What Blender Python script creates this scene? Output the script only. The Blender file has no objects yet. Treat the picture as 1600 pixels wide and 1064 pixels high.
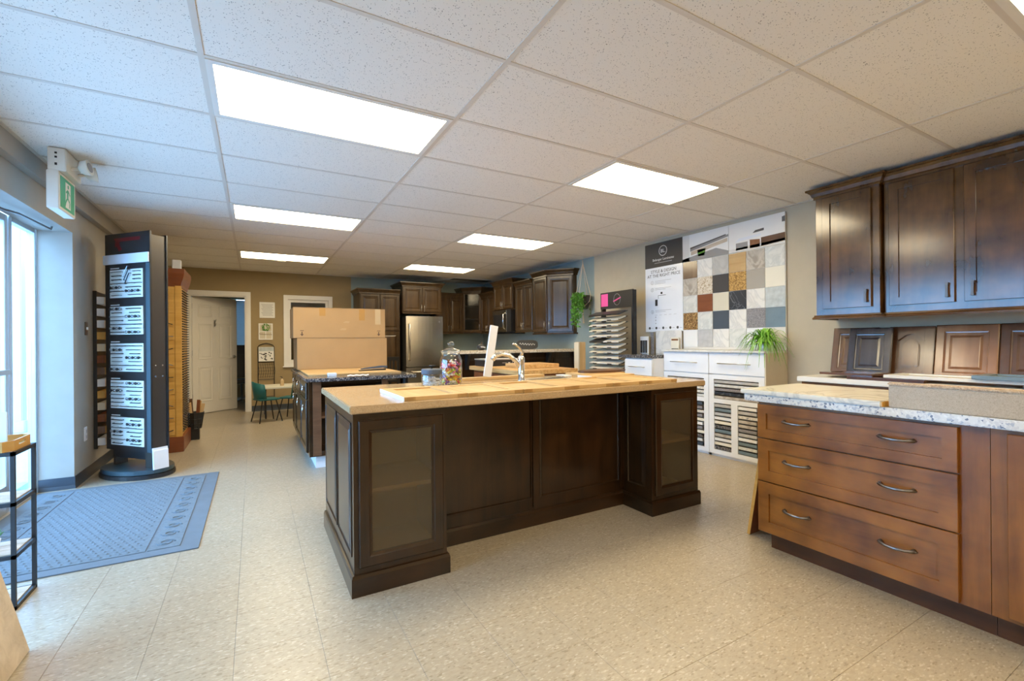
import bpy, bmesh, math, random
from mathutils import Matrix, Vector
random.seed(7)
C = bpy.context.scene.collection
SC = bpy.context.scene
R = math.radians
# ------------------------------------------------------------------ camera
HC = 1.21; ZC = 2.494
yaw, roll = R(29.474), R(0.4732)
cam_d = bpy.data.cameras.new('camera'); cam = bpy.data.objects.new('camera', cam_d); C.objects.link(cam)
rv = Vector((math.cos(yaw), -math.sin(yaw), 0)); fv = Vector((math.sin(yaw), math.cos(yaw), 0)); uv = Vector((0, 0, 1))
r2 = rv*math.cos(roll) - uv*math.sin(roll); u2 = rv*math.sin(roll) + uv*math.cos(roll)
cam.matrix_world = Matrix(((r2.x, u2.x, -fv.x, 0), (r2.y, u2.y, -fv.y, 0), (r2.z, u2.z, -fv.z, HC), (0, 0, 0, 1)))
cam_d.sensor_width = 36; cam_d.lens = 712.3/1600*36; cam_d.shift_y = 1/1600; cam_d.clip_start = 0.05
SC.camera = cam
# ------------------------------------------------------------------ world, exposure
w = bpy.data.worlds.new('sky'); SC.world = w; w.use_nodes = True
bg = w.node_tree.nodes['Background']; bg.inputs['Color'].default_value = (0.27, 0.58, 1.0, 1); bg.inputs['Strength'].default_value = 14.0
LAMP = 17.5; LAMP_COL = (1.0, 0.84, 0.56)
SC.view_settings.view_transform = 'Standard'; SC.view_settings.look = 'None'
SC.view_settings.gamma = 1.0; SC.view_settings.use_curve_mapping = False; SC.view_settings.exposure = 0.12

# ------------------------------------------------------------------ materials
M = {}
def nt(name):
    m = bpy.data.materials.new(name); m.use_nodes = True; M[name] = m
    t = m.node_tree; b = t.nodes['Principled BSDF']
    return m, t, b, t.nodes, t.links
def plain(name, col, rough=0.5, metal=0, spec=0.5, coat=0, var=0.0, vs=8, bump=0, bs=60):
    m, t, b, N, L = nt(name)
    b.inputs['Roughness'].default_value = rough; b.inputs['Metallic'].default_value = metal
    b.inputs['Specular IOR Level'].default_value = spec; b.inputs['Coat Weight'].default_value = coat
    b.inputs['Base Color'].default_value = (*col, 1)
    tc = N.new('ShaderNodeTexCoord')
    n = N.new('ShaderNodeTexNoise'); n.inputs['Scale'].default_value = vs; n.inputs['Detail'].default_value = 4
    L.new(tc.outputs['Object'], n.inputs['Vector'])
    r = N.new('ShaderNodeValToRGB'); v = max(var, 0.015)
    r.color_ramp.elements[0].position = .3; r.color_ramp.elements[1].position = .7
    r.color_ramp.elements[0].color = (*[c*(1-v) for c in col], 1); r.color_ramp.elements[1].color = (*[min(1, c*(1+v)) for c in col], 1)
    L.new(n.outputs['Fac'], r.inputs['Fac']); L.new(r.outputs['Color'], b.inputs['Base Color'])
    if bump:
        n2 = N.new('ShaderNodeTexNoise'); n2.inputs['Scale'].default_value = bs; n2.inputs['Detail'].default_value = 3
        L.new(tc.outputs['Object'], n2.inputs['Vector'])
        bp = N.new('ShaderNodeBump'); bp.inputs['Strength'].default_value = bump; bp.inputs['Distance'].default_value = .004
        L.new(n2.outputs['Fac'], bp.inputs['Height']); L.new(bp.outputs['Normal'], b.inputs['Normal'])
    return m
def wood(name, dark, light, grain='Z', rough=0.35, coat=0.2, scale=14, stretch=14, blotch=.5):
    m, t, b, N, L = nt(name)
    tc = N.new('ShaderNodeTexCoord'); mp = N.new('ShaderNodeMapping')
    s = [scale]*3; s['XYZ'.index(grain)] = scale/stretch; mp.inputs['Scale'].default_value = s
    L.new(tc.outputs['Object'], mp.inputs['Vector'])
    n = N.new('ShaderNodeTexNoise'); n.inputs['Scale'].default_value = 1; n.inputs['Detail'].default_value = 6; n.inputs['Roughness'].default_value = .65; n.inputs['Distortion'].default_value = .6
    L.new(mp.outputs['Vector'], n.inputs['Vector'])
    n2 = N.new('ShaderNodeTexNoise'); n2.inputs['Scale'].default_value = 5; n2.inputs['Detail'].default_value = 3
    L.new(tc.outputs['Object'], n2.inputs['Vector'])
    mx = N.new('ShaderNodeMath'); mx.operation = 'MULTIPLY_ADD'; mx.inputs[1].default_value = blotch; L.new(n2.outputs['Fac'], mx.inputs[0])
    ms = N.new('ShaderNodeMath'); ms.operation = 'MULTIPLY'; ms.inputs[1].default_value = 1-blotch; L.new(n.outputs['Fac'], ms.inputs[0])
    L.new(ms.outputs[0], mx.inputs[2])
    r = N.new('ShaderNodeValToRGB'); e = r.color_ramp.elements
    e[0].position = .36; e[1].position = .64; e[0].color = (*dark, 1); e[1].color = (*light, 1)
    L.new(mx.outputs[0], r.inputs['Fac']); L.new(r.outputs['Color'], b.inputs['Base Color'])
    b.inputs['Roughness'].default_value = rough; b.inputs['Coat Weight'].default_value = coat; b.inputs['Coat Roughness'].default_value = .15; b.inputs['Specular IOR Level'].default_value = .3
    bp = N.new('ShaderNodeBump'); bp.inputs['Strength'].default_value = .08; bp.inputs['Distance'].default_value = .002
    L.new(n.outputs['Fac'], bp.inputs['Height']); L.new(bp.outputs['Normal'], b.inputs['Normal'])
    return m
def speckle(name, cols, scale=120, rough=.25, coat=0.0, coord='Object', big=None, mortar=0):
    """cols: list of (position, colour) read by per-cell random value"""
    m, t, b, N, L = nt(name)
    tc = N.new('ShaderNodeTexCoord')
    if coord == 'World':
        g = N.new('ShaderNodeNewGeometry'); src = g.outputs['Position']
    else: src = tc.outputs['Object']
    v = N.new('ShaderNodeTexVoronoi'); v.inputs['Scale'].default_value = scale
    nz = N.new('ShaderNodeTexNoise'); nz.inputs['Scale'].default_value = scale*.6; L.new(src, nz.inputs['Vector'])
    av = N.new('ShaderNodeMixRGB'); av.inputs['Fac'].default_value = .012; L.new(src, av.inputs[1]); L.new(nz.outputs['Color'], av.inputs[2])
    L.new(av.outputs[0], v.inputs['Vector'])
    sep = N.new('ShaderNodeSeparateColor'); L.new(v.outputs['Color'], sep.inputs['Color'])
    r = N.new('ShaderNodeValToRGB'); r.color_ramp.interpolation = 'CONSTANT' if big is None else 'LINEAR'
    e = r.color_ramp.elements
    while len(e) < len(cols): e.new(.5)
    for i, (p, c) in enumerate(cols): e[i].position = p; e[i].color = (*c, 1)
    L.new(sep.outputs['Red'], r.inputs['Fac'])
    n = N.new('ShaderNodeTexNoise'); n.inputs['Scale'].default_value = 3.0; n.inputs['Detail'].default_value = 5; L.new(src, n.inputs['Vector'])
    hs = N.new('ShaderNodeHueSaturation'); mr = N.new('ShaderNodeMapRange'); mr.inputs['To Min'].default_value = .88; mr.inputs['To Max'].default_value = 1.12
    L.new(n.outputs['Fac'], mr.inputs['Value']); L.new(mr.outputs[0], hs.inputs['Value']); L.new(r.outputs['Color'], hs.inputs['Color'])
    L.new(hs.outputs['Color'], b.inputs['Base Color'])
    b.inputs['Roughness'].default_value = rough; b.inputs['Coat Weight'].default_value = coat
    return m
def marble(name, base, vein, scale=3, rough=.25, width=.06):
    m, t, b, N, L = nt(name)
    tc = N.new('ShaderNodeTexCoord'); n = N.new('ShaderNodeTexNoise'); n.inputs['Scale'].default_value = scale; n.inputs['Detail'].default_value = 7; n.inputs['Distortion'].default_value = 1.6
    L.new(tc.outputs['Object'], n.inputs['Vector'])
    s = N.new('ShaderNodeMath'); s.operation = 'SUBTRACT'; s.inputs[1].default_value = .5; L.new(n.outputs['Fac'], s.inputs[0])
    a = N.new('ShaderNodeMath'); a.operation = 'ABSOLUTE'; L.new(s.outputs[0], a.inputs[0])
    r = N.new('ShaderNodeValToRGB'); r.color_ramp.elements[0].color = (*vein, 1); r.color_ramp.elements[1].color = (*base, 1)
    r.color_ramp.elements[0].position = .0; r.color_ramp.elements[1].position = width
    L.new(a.outputs[0], r.inputs['Fac']); L.new(r.outputs['Color'], b.inputs['Base Color']); b.inputs['Roughness'].default_value = rough
    return m
def emit(name, col, s):
    m, t, b, N, L = nt(name); b.inputs['Base Color'].default_value = (*col, 1)
    b.inputs['Emission Color'].default_value = (*col, 1); b.inputs['Emission Strength'].default_value = s; return m
def glass(name, tint=(1, 1, 1), gloss=.12, haze=0.0, rough=.02, hazecol=(.6, .55, .45)):
    m = bpy.data.materials.new(name); m.use_nodes = True; M[name] = m; t = m.node_tree; N = t.nodes; L = t.links
    N.remove(N['Principled BSDF']); out = N['Material Output']
    tr = N.new('ShaderNodeBsdfTransparent'); tr.inputs['Color'].default_value = (*tint, 1)
    gl = N.new('ShaderNodeBsdfGlossy'); gl.inputs['Roughness'].default_value = rough
    fr = N.new('ShaderNodeFresnel'); gb = N.new('ShaderNodeNewGeometry'); ir = N.new('ShaderNodeMapRange')   # thin pane: same reflectance from both sides
    ir.inputs['To Min'].default_value = 1.45; ir.inputs['To Max'].default_value = 1/1.45; L.new(gb.outputs['Backfacing'], ir.inputs['Value']); L.new(ir.outputs[0], fr.inputs['IOR'])
    mr = N.new('ShaderNodeMath'); mr.operation = 'MULTIPLY'; mr.inputs[1].default_value = gloss/.04*.5; mr.use_clamp = True; L.new(fr.outputs[0], mr.inputs[0])
    a = N.new('ShaderNodeMixShader'); L.new(mr.outputs[0], a.inputs[0]); L.new(tr.outputs[0], a.inputs[1]); L.new(gl.outputs[0], a.inputs[2])
    last = a
    if haze:
        tl = N.new('ShaderNodeBsdfTranslucent'); tl.inputs['Color'].default_value = (*hazecol, 1)
        df = N.new('ShaderNodeBsdfDiffuse'); df.inputs['Color'].default_value = (*hazecol, 1)
        h = N.new('ShaderNodeMixShader'); h.inputs[0].default_value = .5; L.new(tl.outputs[0], h.inputs[1]); L.new(df.outputs[0], h.inputs[2])
        k = N.new('ShaderNodeMixShader'); k.inputs[0].default_value = haze; L.new(a.outputs[0], k.inputs[1]); L.new(h.outputs[0], k.inputs[2]); last = k
        tc = N.new('ShaderNodeTexCoord'); nz = N.new('ShaderNodeTexNoise'); nz.inputs['Scale'].default_value = 90; L.new(tc.outputs['Object'], nz.inputs['Vector'])
        bp = N.new('ShaderNodeBump'); bp.inputs['Strength'].default_value = .25; bp.inputs['Distance'].default_value = .002; L.new(nz.outputs['Fac'], bp.inputs['Height']); L.new(bp.outputs['Normal'], gl.inputs['Normal'])
    L.new(last.outputs[0], out.inputs['Surface']); return m

plain('wall_tan', (.33, .245, .125), .75, var=.03, bump=.05, bs=300)
plain('wall_beige', (.50, .43, .31), .75, var=.03, bump=.05, bs=300)
plain('wall_blue', (.29, .36, .35), .75, var=.03, bump=.05, bs=300)
plain('wall_left_paint', (.385, .36, .315), .7, var=.03, bump=.05, bs=300)
plain('white_paint', (.72, .68, .61), .45); plain('white_trim', (.78, .76, .72), .4)
plain('swatch_blind', (.40, .39, .37), .6); plain('vinyl_base', (.05, .062, .080), .32)
plain('grid_white', (.66, .60, .52), .5); plain('light_frame', (.75, .72, .66), .45)
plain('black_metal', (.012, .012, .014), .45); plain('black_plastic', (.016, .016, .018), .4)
plain('chrome', (.75, .75, .76), .12, metal=1); plain('nickel', (.55, .53, .5), .28, metal=1); plain('bronze', (.12, .10, .09), .35, metal=.8)
plain('pewter', (.20, .19, .19), .33, metal=.9); plain('aluminium', (.62, .64, .66), .35, metal=.7)
plain('steel', (.62, .585, .52), .25, metal=1, var=.05, vs=3); plain('fridge_side', (.03, .03, .03), .5)
plain('white_gloss', (.78, .81, .86), .25, coat=.2); plain('white_satin', (.74, .76, .80), .4)
plain('beige_side', (.62, .55, .42), .5); plain('cardboard', (.385, .232, .100), .8, var=.06, vs=4)
plain('tape', (.40, .21, .06), .25); plain('tape_pale', (.50, .36, .20), .25); plain('box_print', (.09, .05, .03), .8)
plain('teal', (.012, .13, .135), .4); plain('laminate_white', (.75, .73, .68), .4)
plain('leaf_spider', (.18, .42, .04), .5, var=.5, vs=30); plain('leaf_ivy', (.09, .26, .03), .5, var=.4, vs=30)
plain('rope', (.62, .52, .38), .9); plain('pot_dark', (.03, .032, .035), .5); plain('soil', (.05, .03, .02), .9)
plain('paper', (.8, .79, .76), .8); plain('ink', (.02, .02, .02), .7); plain('ink_grey', (.33, .33, .34), .7); plain('print_dark', (.045, .042, .040), .5)
plain('pink', (.75, .08, .33), .5); plain('red', (.15, .006, .010), .4); plain('green_sign', (.02, .38, .20), .4); plain('unit_white', (.72, .70, .63), .5)
plain('mat_grey', (.150, .190, .225), .95, var=.12, vs=60, bump=.8, bs=500); plain('mat_rim', (.125, .155, .185), .9, var=.06)
plain('tower_board', (.045, .075, .09), .35, coat=.2); plain('tower_black', (.02, .02, .022), .35); plain('tower_core', (.06, .05, .042), .35, metal=.3)
plain('sample_plate', (.75, .78, .74), .4); plain('pull_dark', (.03, .035, .045), .3, metal=.6); plain('pull_silver', (.32, .34, .36), .28, metal=.9)
plain('blue_shade', (.06, .085, .13), .5); plain('photo_grey', (.30, .29, .28), .5); plain('photo_dark', (.10, .095, .09), .5); plain('pavement', (.55, .56, .58), .9, var=.08); plain('post_white', (.62, .62, .78), .6); plain('hedge', (.2, .28, .16), .9, var=.3)
plain('car_paint', (.35, .4, .48), .3, coat=.5); plain('tyre', (.02, .02, .02), .8); plain('stone_far', (.7, .68, .64), .9)
wood('wood_espresso', (.006, .0024, .0009), (.036, .0150, .0045), 'Z', .30, .5, 12, 14, .45)
wood('wood_espresso_x', (.006, .0024, .0009), (.036, .0150, .0045), 'X', .30, .5, 12, 14, .45)
wood('wood_upper', (.022, .009, .0025), (.115, .052, .013), 'Z', .20, .9, 10, 12, .62)
wood('wood_upper_x', (.025, .011, .003), (.10, .046, .012), 'X', .20, .8, 10, 12, .5)
wood('wood_kitchen', (.032, .0165, .0065), (.078, .044, .018), 'Z', .34, .25, 14, 16, .3)
wood('wood_drawer', (.11, .034, .005), (.33, .125, .020), 'X', .32, .2, 8, 10, .6)
wood('wood_drawer_z', (.13, .041, .006), (.31, .118, .019), 'Z', .34, .2, 8, 10, .5)
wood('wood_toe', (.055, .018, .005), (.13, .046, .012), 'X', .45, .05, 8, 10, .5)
wood('maple', (.47, .30, .125), (.60, .41, .20), 'Y', .5, .0, 16, 14, .3)
wood('maple_x', (.47, .30, .125), (.60, .41, .20), 'X', .5, .0, 16, 14, .3)
wood('maple_z', (.55, .36, .16), (.70, .50, .27), 'Z', .5, .0, 16, 14, .3)
wood('maple_end', (.30, .17, .06), (.42, .26, .10), 'Z', .6, .0, 30, 3, .3)
wood('oak_yellow', (.52, .28, .06), (.66, .38, .10), 'X', .45, .1, 14, 12, .3)
wood('cherry', (.16, .045, .016), (.24, .075, .026), 'X', .4, .2, 12, 12, .4)
wood('butcher', (.42, .22, .07), (.70, .45, .20), 'Y', .4, .1, 34, 20, .2)
wood('walnut', (.075, .035, .018), (.16, .085, .045), 'X', .4, .1, 14, 12, .4)
wood('shelf_board', (.45, .36, .26), (.62, .52, .40), 'X', .5, .0, 16, 14, .3)
wood('tray_wood', (.42, .22, .06), (.55, .32, .10), 'Y', .45, .1, 16, 14, .3)
wood('door_taupe', (.10, .050, .028), (.20, .115, .068), 'Z', .22, .9, 10, 10, .5)
wood('door_blue', (.022, .020, .026), (.060, .052, .060), 'Z', .22, .9, 10, 10, .4)
wood('door_walnut', (.08, .034, .016), (.15, .070, .036), 'Z', .22, .9, 10, 10, .6)
wood('door_copper', (.17, .070, .032), (.30, .145, .075), 'Z', .22, .9, 10, 10, .5)
wood('door_dark', (.065, .026, .013), (.13, .058, .030), 'Z', .22, .9, 10, 10, .6)
speckle('quartz', [(0, (.43, .30, .17)), (.3, (.49, .355, .21)), (.75, (.35, .23, .12)), (.93, (.53, .40, .25))], 420, .16)
speckle('granite', [(0, (.68, .65, .59)), (.5, (.60, .57, .53)), (.72, (.42, .42, .44)), (.87, (.17, .18, .22)), (.94, (.74, .71, .65))], 120, .15)
speckle('granite_dark', [(0, (.06, .06, .07)), (.45, (.13, .13, .14)), (.68, (.30, .28, .26)), (.86, (.02, .02, .025))], 130, .14)
speckle('granite_light', [(0, (.62, .54, .42)), (.5, (.72, .65, .54)), (.8, (.45, .36, .25))], 90, .2)
speckle('beige_laminate', [(0, (.42, .33, .22)), (.35, (.48, .38, .26)), (.8, (.35, .27, .17))], 500, .4)
speckle('beige_edge', [(0, (.50, .33, .16)), (.5, (.60, .42, .23)), (.8, (.38, .24, .11))], 220, .35)
speckle('flake_brown', [(0, (.22, .12, .04)), (.3, (.38, .22, .08)), (.6, (.10, .05, .02)), (.85, (.5, .33, .15))], 120, .3)
speckle('flake_gold', [(0, (.42, .24, .06)), (.35, (.55, .34, .11)), (.7, (.25, .13, .03))], 110, .3)
speckle('grit', [(0, (.20, .19, .20)), (.4, (.33, .31, .31)), (.8, (.12, .115, .13))], 320, .35)
marble('marble_white', (.72, .71, .68), (.58, .58, .57), 3, .3); marble('marble_cream', (.70, .64, .53), (.52, .48, .41), 2.2, .22, .03)
marble('marble_dark', (.022, .028, .038), (.16, .18, .20), 2.5, .3, .012); marble('marble_grey', (.50, .50, .48), (.42, .42, .41), 4, .3, .12)
marble('stone_taupe', (.33, .29, .24), (.52, .48, .42), 5, .3, .1); marble('stone_pale', (.66, .67, .64), (.54, .56, .54), 9, .3, .12)
glass('window_glass', (.95, .98, 1), .10); glass('jar_glass', (.97, .98, .98), .14); glass('cab_glass', (.72, .66, .55), .10, .22, .10, (.34, .29, .21)); glass('cab_glass_dark', (.5, .48, .44), .16, .10, .05, (.2, .2, .19))
emit('lamp_panel', LAMP_COL, LAMP)
# ceiling tile: pitted mineral fibre
m, t, b, N, L = nt('ceiling_tile'); g = N.new('ShaderNodeNewGeometry')
vo = N.new('ShaderNodeTexVoronoi'); vo.inputs['Scale'].default_value = 105; vo.inputs['Randomness'].default_value = 1
nz = N.new('ShaderNodeTexNoise'); nz.inputs['Scale'].default_value = 40; nz.inputs['Detail'].default_value = 3
L.new(g.outputs['Position'], vo.inputs['Vector']); L.new(g.outputs['Position'], nz.inputs['Vector'])
ad = N.new('ShaderNodeMath'); ad.operation = 'MULTIPLY_ADD'; ad.inputs[1].default_value = .55; L.new(nz.outputs['Fac'], ad.inputs[0]); L.new(vo.outputs['Distance'], ad.inputs[2])
rp = N.new('ShaderNodeValToRGB'); rp.color_ramp.elements[0].position = .40; rp.color_ramp.elements[1].position = .49
rp.color_ramp.elements[0].color = (.27, .245, .205, 1); rp.color_ramp.elements[1].color = (.82, .775, .695, 1)
L.new(ad.outputs[0], rp.inputs['Fac']); L.new(rp.outputs['Color'], b.inputs['Base Color']); b.inputs['Roughness'].default_value = .9
bp = N.new('ShaderNodeBump'); bp.inputs['Strength'].default_value = .3; bp.inputs['Distance'].default_value = .003; L.new(rp.outputs['Color'], bp.inputs['Height']); L.new(bp.outputs['Normal'], b.inputs['Normal'])
# vinyl floor tile: flecked
m, t, b, N, L = nt('vinyl_tile'); g = N.new('ShaderNodeNewGeometry')
mp = N.new('ShaderNodeMapping'); mp.inputs['Scale'].default_value = (75, 190, 1); mp.inputs['Rotation'].default_value = (0, 0, .5); L.new(g.outputs['Position'], mp.inputs['Vector'])
v1 = N.new('ShaderNodeTexVoronoi'); v1.inputs['Scale'].default_value = 1; L.new(mp.outputs[0], v1.inputs['Vector'])
sp = N.new('ShaderNodeSeparateColor'); L.new(v1.outputs['Color'], sp.inputs['Color'])
rp = N.new('ShaderNodeValToRGB'); e = rp.color_ramp.elements; rp.color_ramp.interpolation = 'CONSTANT'
for p in (.5, .5, .5, .5): e.new(p)
for i, (p, c) in enumerate([(0, (.375, .315, .228)), (.40, (.40, .338, .247)), (.68, (.352, .294, .208)), (.84, (.285, .233, .158)), (.91, (.46, .40, .305)), (.97, (.50, .445, .355))]): e[i].position = p; e[i].color = (*c, 1)
L.new(sp.outputs['Green'], rp.inputs['Fac'])
nz = N.new('ShaderNodeTexNoise'); nz.inputs['Scale'].default_value = 1.3; nz.inputs['Detail'].default_value = 4; L.new(g.outputs['Position'], nz.inputs['Vector'])
hs = N.new('ShaderNodeHueSaturation'); mr = N.new('ShaderNodeMapRange'); mr.inputs['To Min'].default_value = .92; mr.inputs['To Max'].default_value = 1.08
L.new(nz.outputs['Fac'], mr.inputs['Value']); L.new(mr.outputs[0], hs.inputs['Value']); L.new(rp.outputs['Color'], hs.inputs['Color']); L.new(hs.outputs['Color'], b.inputs['Base Color'])
b.inputs['Roughness'].default_value = .33; b.inputs['Coat Weight'].default_value = .2; b.inputs['Coat Roughness'].default_value = .25

# ------------------------------------------------------------------ geometry helpers
class MB:
    def __init__(s): s.v = []; s.f = []
    def add(s, vs, fs):
        o = len(s.v); s.v += [tuple(p) for p in vs]; s.f += [tuple(i+o for i in f) for f in fs]; return s
    def box(s, x0, y0, z0, x1, y1, z1, mat=None):
        x0, x1 = min(x0, x1), max(x0, x1); y0, y1 = min(y0, y1), max(y0, y1); z0, z1 = min(z0, z1), max(z0, z1)
        vs = [(x0, y0, z0), (x1, y0, z0), (x1, y1, z0), (x0, y1, z0), (x0, y0, z1), (x1, y0, z1), (x1, y1, z1), (x0, y1, z1)]
        if mat is not None: vs = [mat @ Vector(p) for p in vs]
        return s.add(vs, [(3, 2, 1, 0), (4, 5, 6, 7), (0, 1, 5, 4), (1, 2, 6, 5), (2, 3, 7, 6), (3, 0, 4, 7)])
    def tube(s, path, r, n=8, closed=False):
        P = [Vector(p) for p in path]; k = len(P); rs = r if isinstance(r, (list, tuple)) else [r]*k
        prev = None; rings = []
        for i in range(k):
            if closed: d = (P[(i+1) % k] - P[i-1])
            else: d = P[min(i+1, k-1)] - P[max(i-1, 0)]
            d.normalize()
            if prev is None:
                a = Vector((0, 0, 1)) if abs(d.z) < .9 else Vector((1, 0, 0))
                u = d.cross(a).normalized()
            else: u = (prev - d*prev.dot(d)).normalized()
            prev = u; vv = d.cross(u)
            rings.append([P[i] + (u*math.cos(2*math.pi*j/n) + vv*math.sin(2*math.pi*j/n))*rs[i] for j in range(n)])
        vs = [p for q in rings for p in q]; fs = []
        for i in range(k if closed else k-1):
            a, c = i*n, ((i+1) % k)*n
            for j in range(n): fs.append((a+j, a+(j+1) % n, c+(j+1) % n, c+j))
        if not closed: fs += [tuple(range(n-1, -1, -1)), tuple((k-1)*n+j for j in range(n))]
        return s.add(vs, fs)
    def cyl(s, p0, p1, r, n=12): return s.tube([p0, p1], r, n)
    def lathe(s, prof, c=(0, 0, 0), n=20):
        vs = []; fs = []; k = len(prof)
        for r, z in prof:
            for j in range(n): a = 2*math.pi*j/n; vs.append((c[0]+r*math.cos(a), c[1]+r*math.sin(a), c[2]+z))
        for i in range(k-1):
            for j in range(n): fs.append((i*n+j, i*n+(j+1) % n, (i+1)*n+(j+1) % n, (i+1)*n+j))
        fs += [tuple(range(n-1, -1, -1)), tuple((k-1)*n+j for j in range(n))]
        return s.add(vs, fs)
    def prism(s, poly, z0, z1, mat=None):
        n = len(poly); vs = [Vector((x, y, z0)) for x, y in poly] + [Vector((x, y, z1)) for x, y in poly]
        if mat is not None: vs = [mat @ p for p in vs]
        return s.add(vs, [tuple(range(n-1, -1, -1)), tuple(range(n, 2*n))] + [(i, (i+1) % n, n+(i+1) % n, n+i) for i in range(n)])
    def rings(s, x, z, w, h, prof, fill=True, arch=0):
        """nested rectangles in the xz plane facing -y; prof = (inset, y)"""
        vs = []; fs = []
        for ins, y in prof: vs += [(x+ins, y, z+ins), (x+w-ins, y, z+ins), (x+w-ins, y, z+h-ins), (x+ins, y, z+h-ins)]
        for i in range(len(prof)-1):
            a, c = 4*i, 4*i+4
            for j in range(4): fs.append((a+j, a+(j+1) % 4, c+(j+1) % 4, c+j))
        if fill: k = 4*(len(prof)-1); fs.append((k, k+1, k+2, k+3))
        return s.add(vs, fs)
    def sweep(s, path, prof, closed=False):
        """mitred moulding: path = plan points, profile = (outwards to the right of travel, z) closed loop"""
        P = [Vector(p) for p in path]; k = len(P); n = len(prof); vs = []
        for i in range(k):
            d0 = (P[i]-P[i-1]).normalized() if i > 0 or closed else None
            d1 = (P[(i+1) % k]-P[i]).normalized() if i < k-1 or closed else None
            d0 = d0 or d1; d1 = d1 or d0
            n0 = Vector((d0.y, -d0.x)); n1 = Vector((d1.y, -d1.x)); b_ = (n0+n1); b_.normalize(); sc = 1/max(.3, b_.dot(n0))
            for o, z in prof: vs.append((P[i].x+b_.x*o*sc, P[i].y+b_.y*o*sc, z))
        fs = []
        for i in range(k if closed else k-1):
            a, c = i*n, ((i+1) % k)*n
            for j in range(n): fs.append((a+j, c+j, c+(j+1) % n, a+(j+1) % n))
        if not closed: fs += [tuple(range(n)), tuple((k-1)*n+j for j in range(n-1, -1, -1))]
        return s.add(vs, fs)
    def mesh(s, name, mat, bevel=0, smooth=False):
        me = bpy.data.meshes.new(name); me.from_pydata(s.v, [], s.f)
        bm = bmesh.new(); bm.from_mesh(me); bmesh.ops.recalc_face_normals(bm, faces=bm.faces)
        if bevel:
            es = [e for e in bm.edges if len(e.link_faces) == 2 and e.calc_face_angle(0) > .5]
            bmesh.ops.bevel(bm, geom=es, offset=bevel, segments=2, affect='EDGES', clamp_overlap=True)
        bm.to_mesh(me); bm.free()
        if smooth:
            for p in me.polygons: p.use_smooth = True
        if mat: me.materials.append(M[mat])
        return me
    def build(s, name, mat, parent=None, bevel=0, smooth=False, label=None):
        o = bpy.data.objects.new(name, s.mesh(name, mat, bevel, smooth)); C.objects.link(o)
        if parent is not None: o.parent = parent
        if label: o['label'] = label
        return o
def inst(name, me, parent, loc=(0, 0, 0), rot=(0, 0, 0), sc=(1, 1, 1)):
    o = bpy.data.objects.new(name, me); C.objects.link(o); o.parent = parent; o.location = loc; o.rotation_euler = rot; o.scale = sc; return o
def thing(name, label, cat, loc=(0, 0, 0), rz=0, group=None):
    o = bpy.data.objects.new(name, None); C.objects.link(o); o.location = loc; o.rotation_euler = (0, 0, rz); o.empty_display_size = .1
    return tag(o, label, cat, group)
def tag(o, label, cat, group=None):
    o['label'] = label; o['category'] = cat
    if group: o['group'] = group
    return o
def struct(o, label=None):
    o['kind'] = 'structure'
    if label: o['label'] = label
    return o
def box(name, mat, parent, a, b_, bevel=0, label=None): return MB().box(*a, *b_).build(name, mat, parent, bevel, label=label)
def text(name, s, size, mat, parent, loc, rot, align='LEFT', ext=.0006):
    cu = bpy.data.curves.new(name, 'FONT'); cu.body = s; cu.size = size; cu.align_x = align; cu.extrude = ext; cu.resolution_u = 2
    o = bpy.data.objects.new(name, cu); C.objects.link(o)
    dg = bpy.context.evaluated_depsgraph_get(); me = bpy.data.meshes.new_from_object(o.evaluated_get(dg)); bpy.data.objects.remove(o)
    me.materials.clear(); me.materials.append(M[mat])
    return inst(name, me, parent, loc, rot)
def arcpts(c, r, a0, a1, n, plane='xz'):
    out = []
    for i in range(n+1):
        a = a0+(a1-a0)*i/n; p, q = r*math.cos(a), r*math.sin(a)
        out.append((c[0]+p, c[1], c[2]+q) if plane == 'xz' else (c[0]+p, c[1]+q, c[2]))
    return out
# cabinet pieces, front faces -y
def bar_pull(parent, x, z, y, L, mat='nickel', vert=True, r=.006, off=.03):
    m = MB()
    d = Vector((0, 0, L/2)) if vert else Vector((L/2, 0, 0)); c = Vector((x, y-off, z))
    m.tube([c-d, c+d], r, 8)
    for k in (-.8, .8): m.tube([c+d*k, c+d*k+Vector((0, off, 0))], r*.8, 6)
    return m.build('handle', mat, parent, smooth=True)
def arch_pull(parent, x, z, y, L, mat='pewter'):
    m = MB(); pts = [(x-L/2, y, z), (x-L/2+.004, y-.016, z), (x-L*.3, y-.030, z-.002), (x, y-.034, z-.003), (x+L*.3, y-.030, z-.002), (x+L/2-.004, y-.016, z), (x+L/2, y, z)]
    m.tube(pts, [.010, .008, .006, .0075, .006, .008, .010], 8)
    for sx in (-1, 1): m.lathe([(.001, -.003), (.013, -.003), (.013, .001), (.001, .003)], (x+sx*L/2, y-.002, z), 10)
    return m.build('handle', mat, parent, smooth=True)
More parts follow.
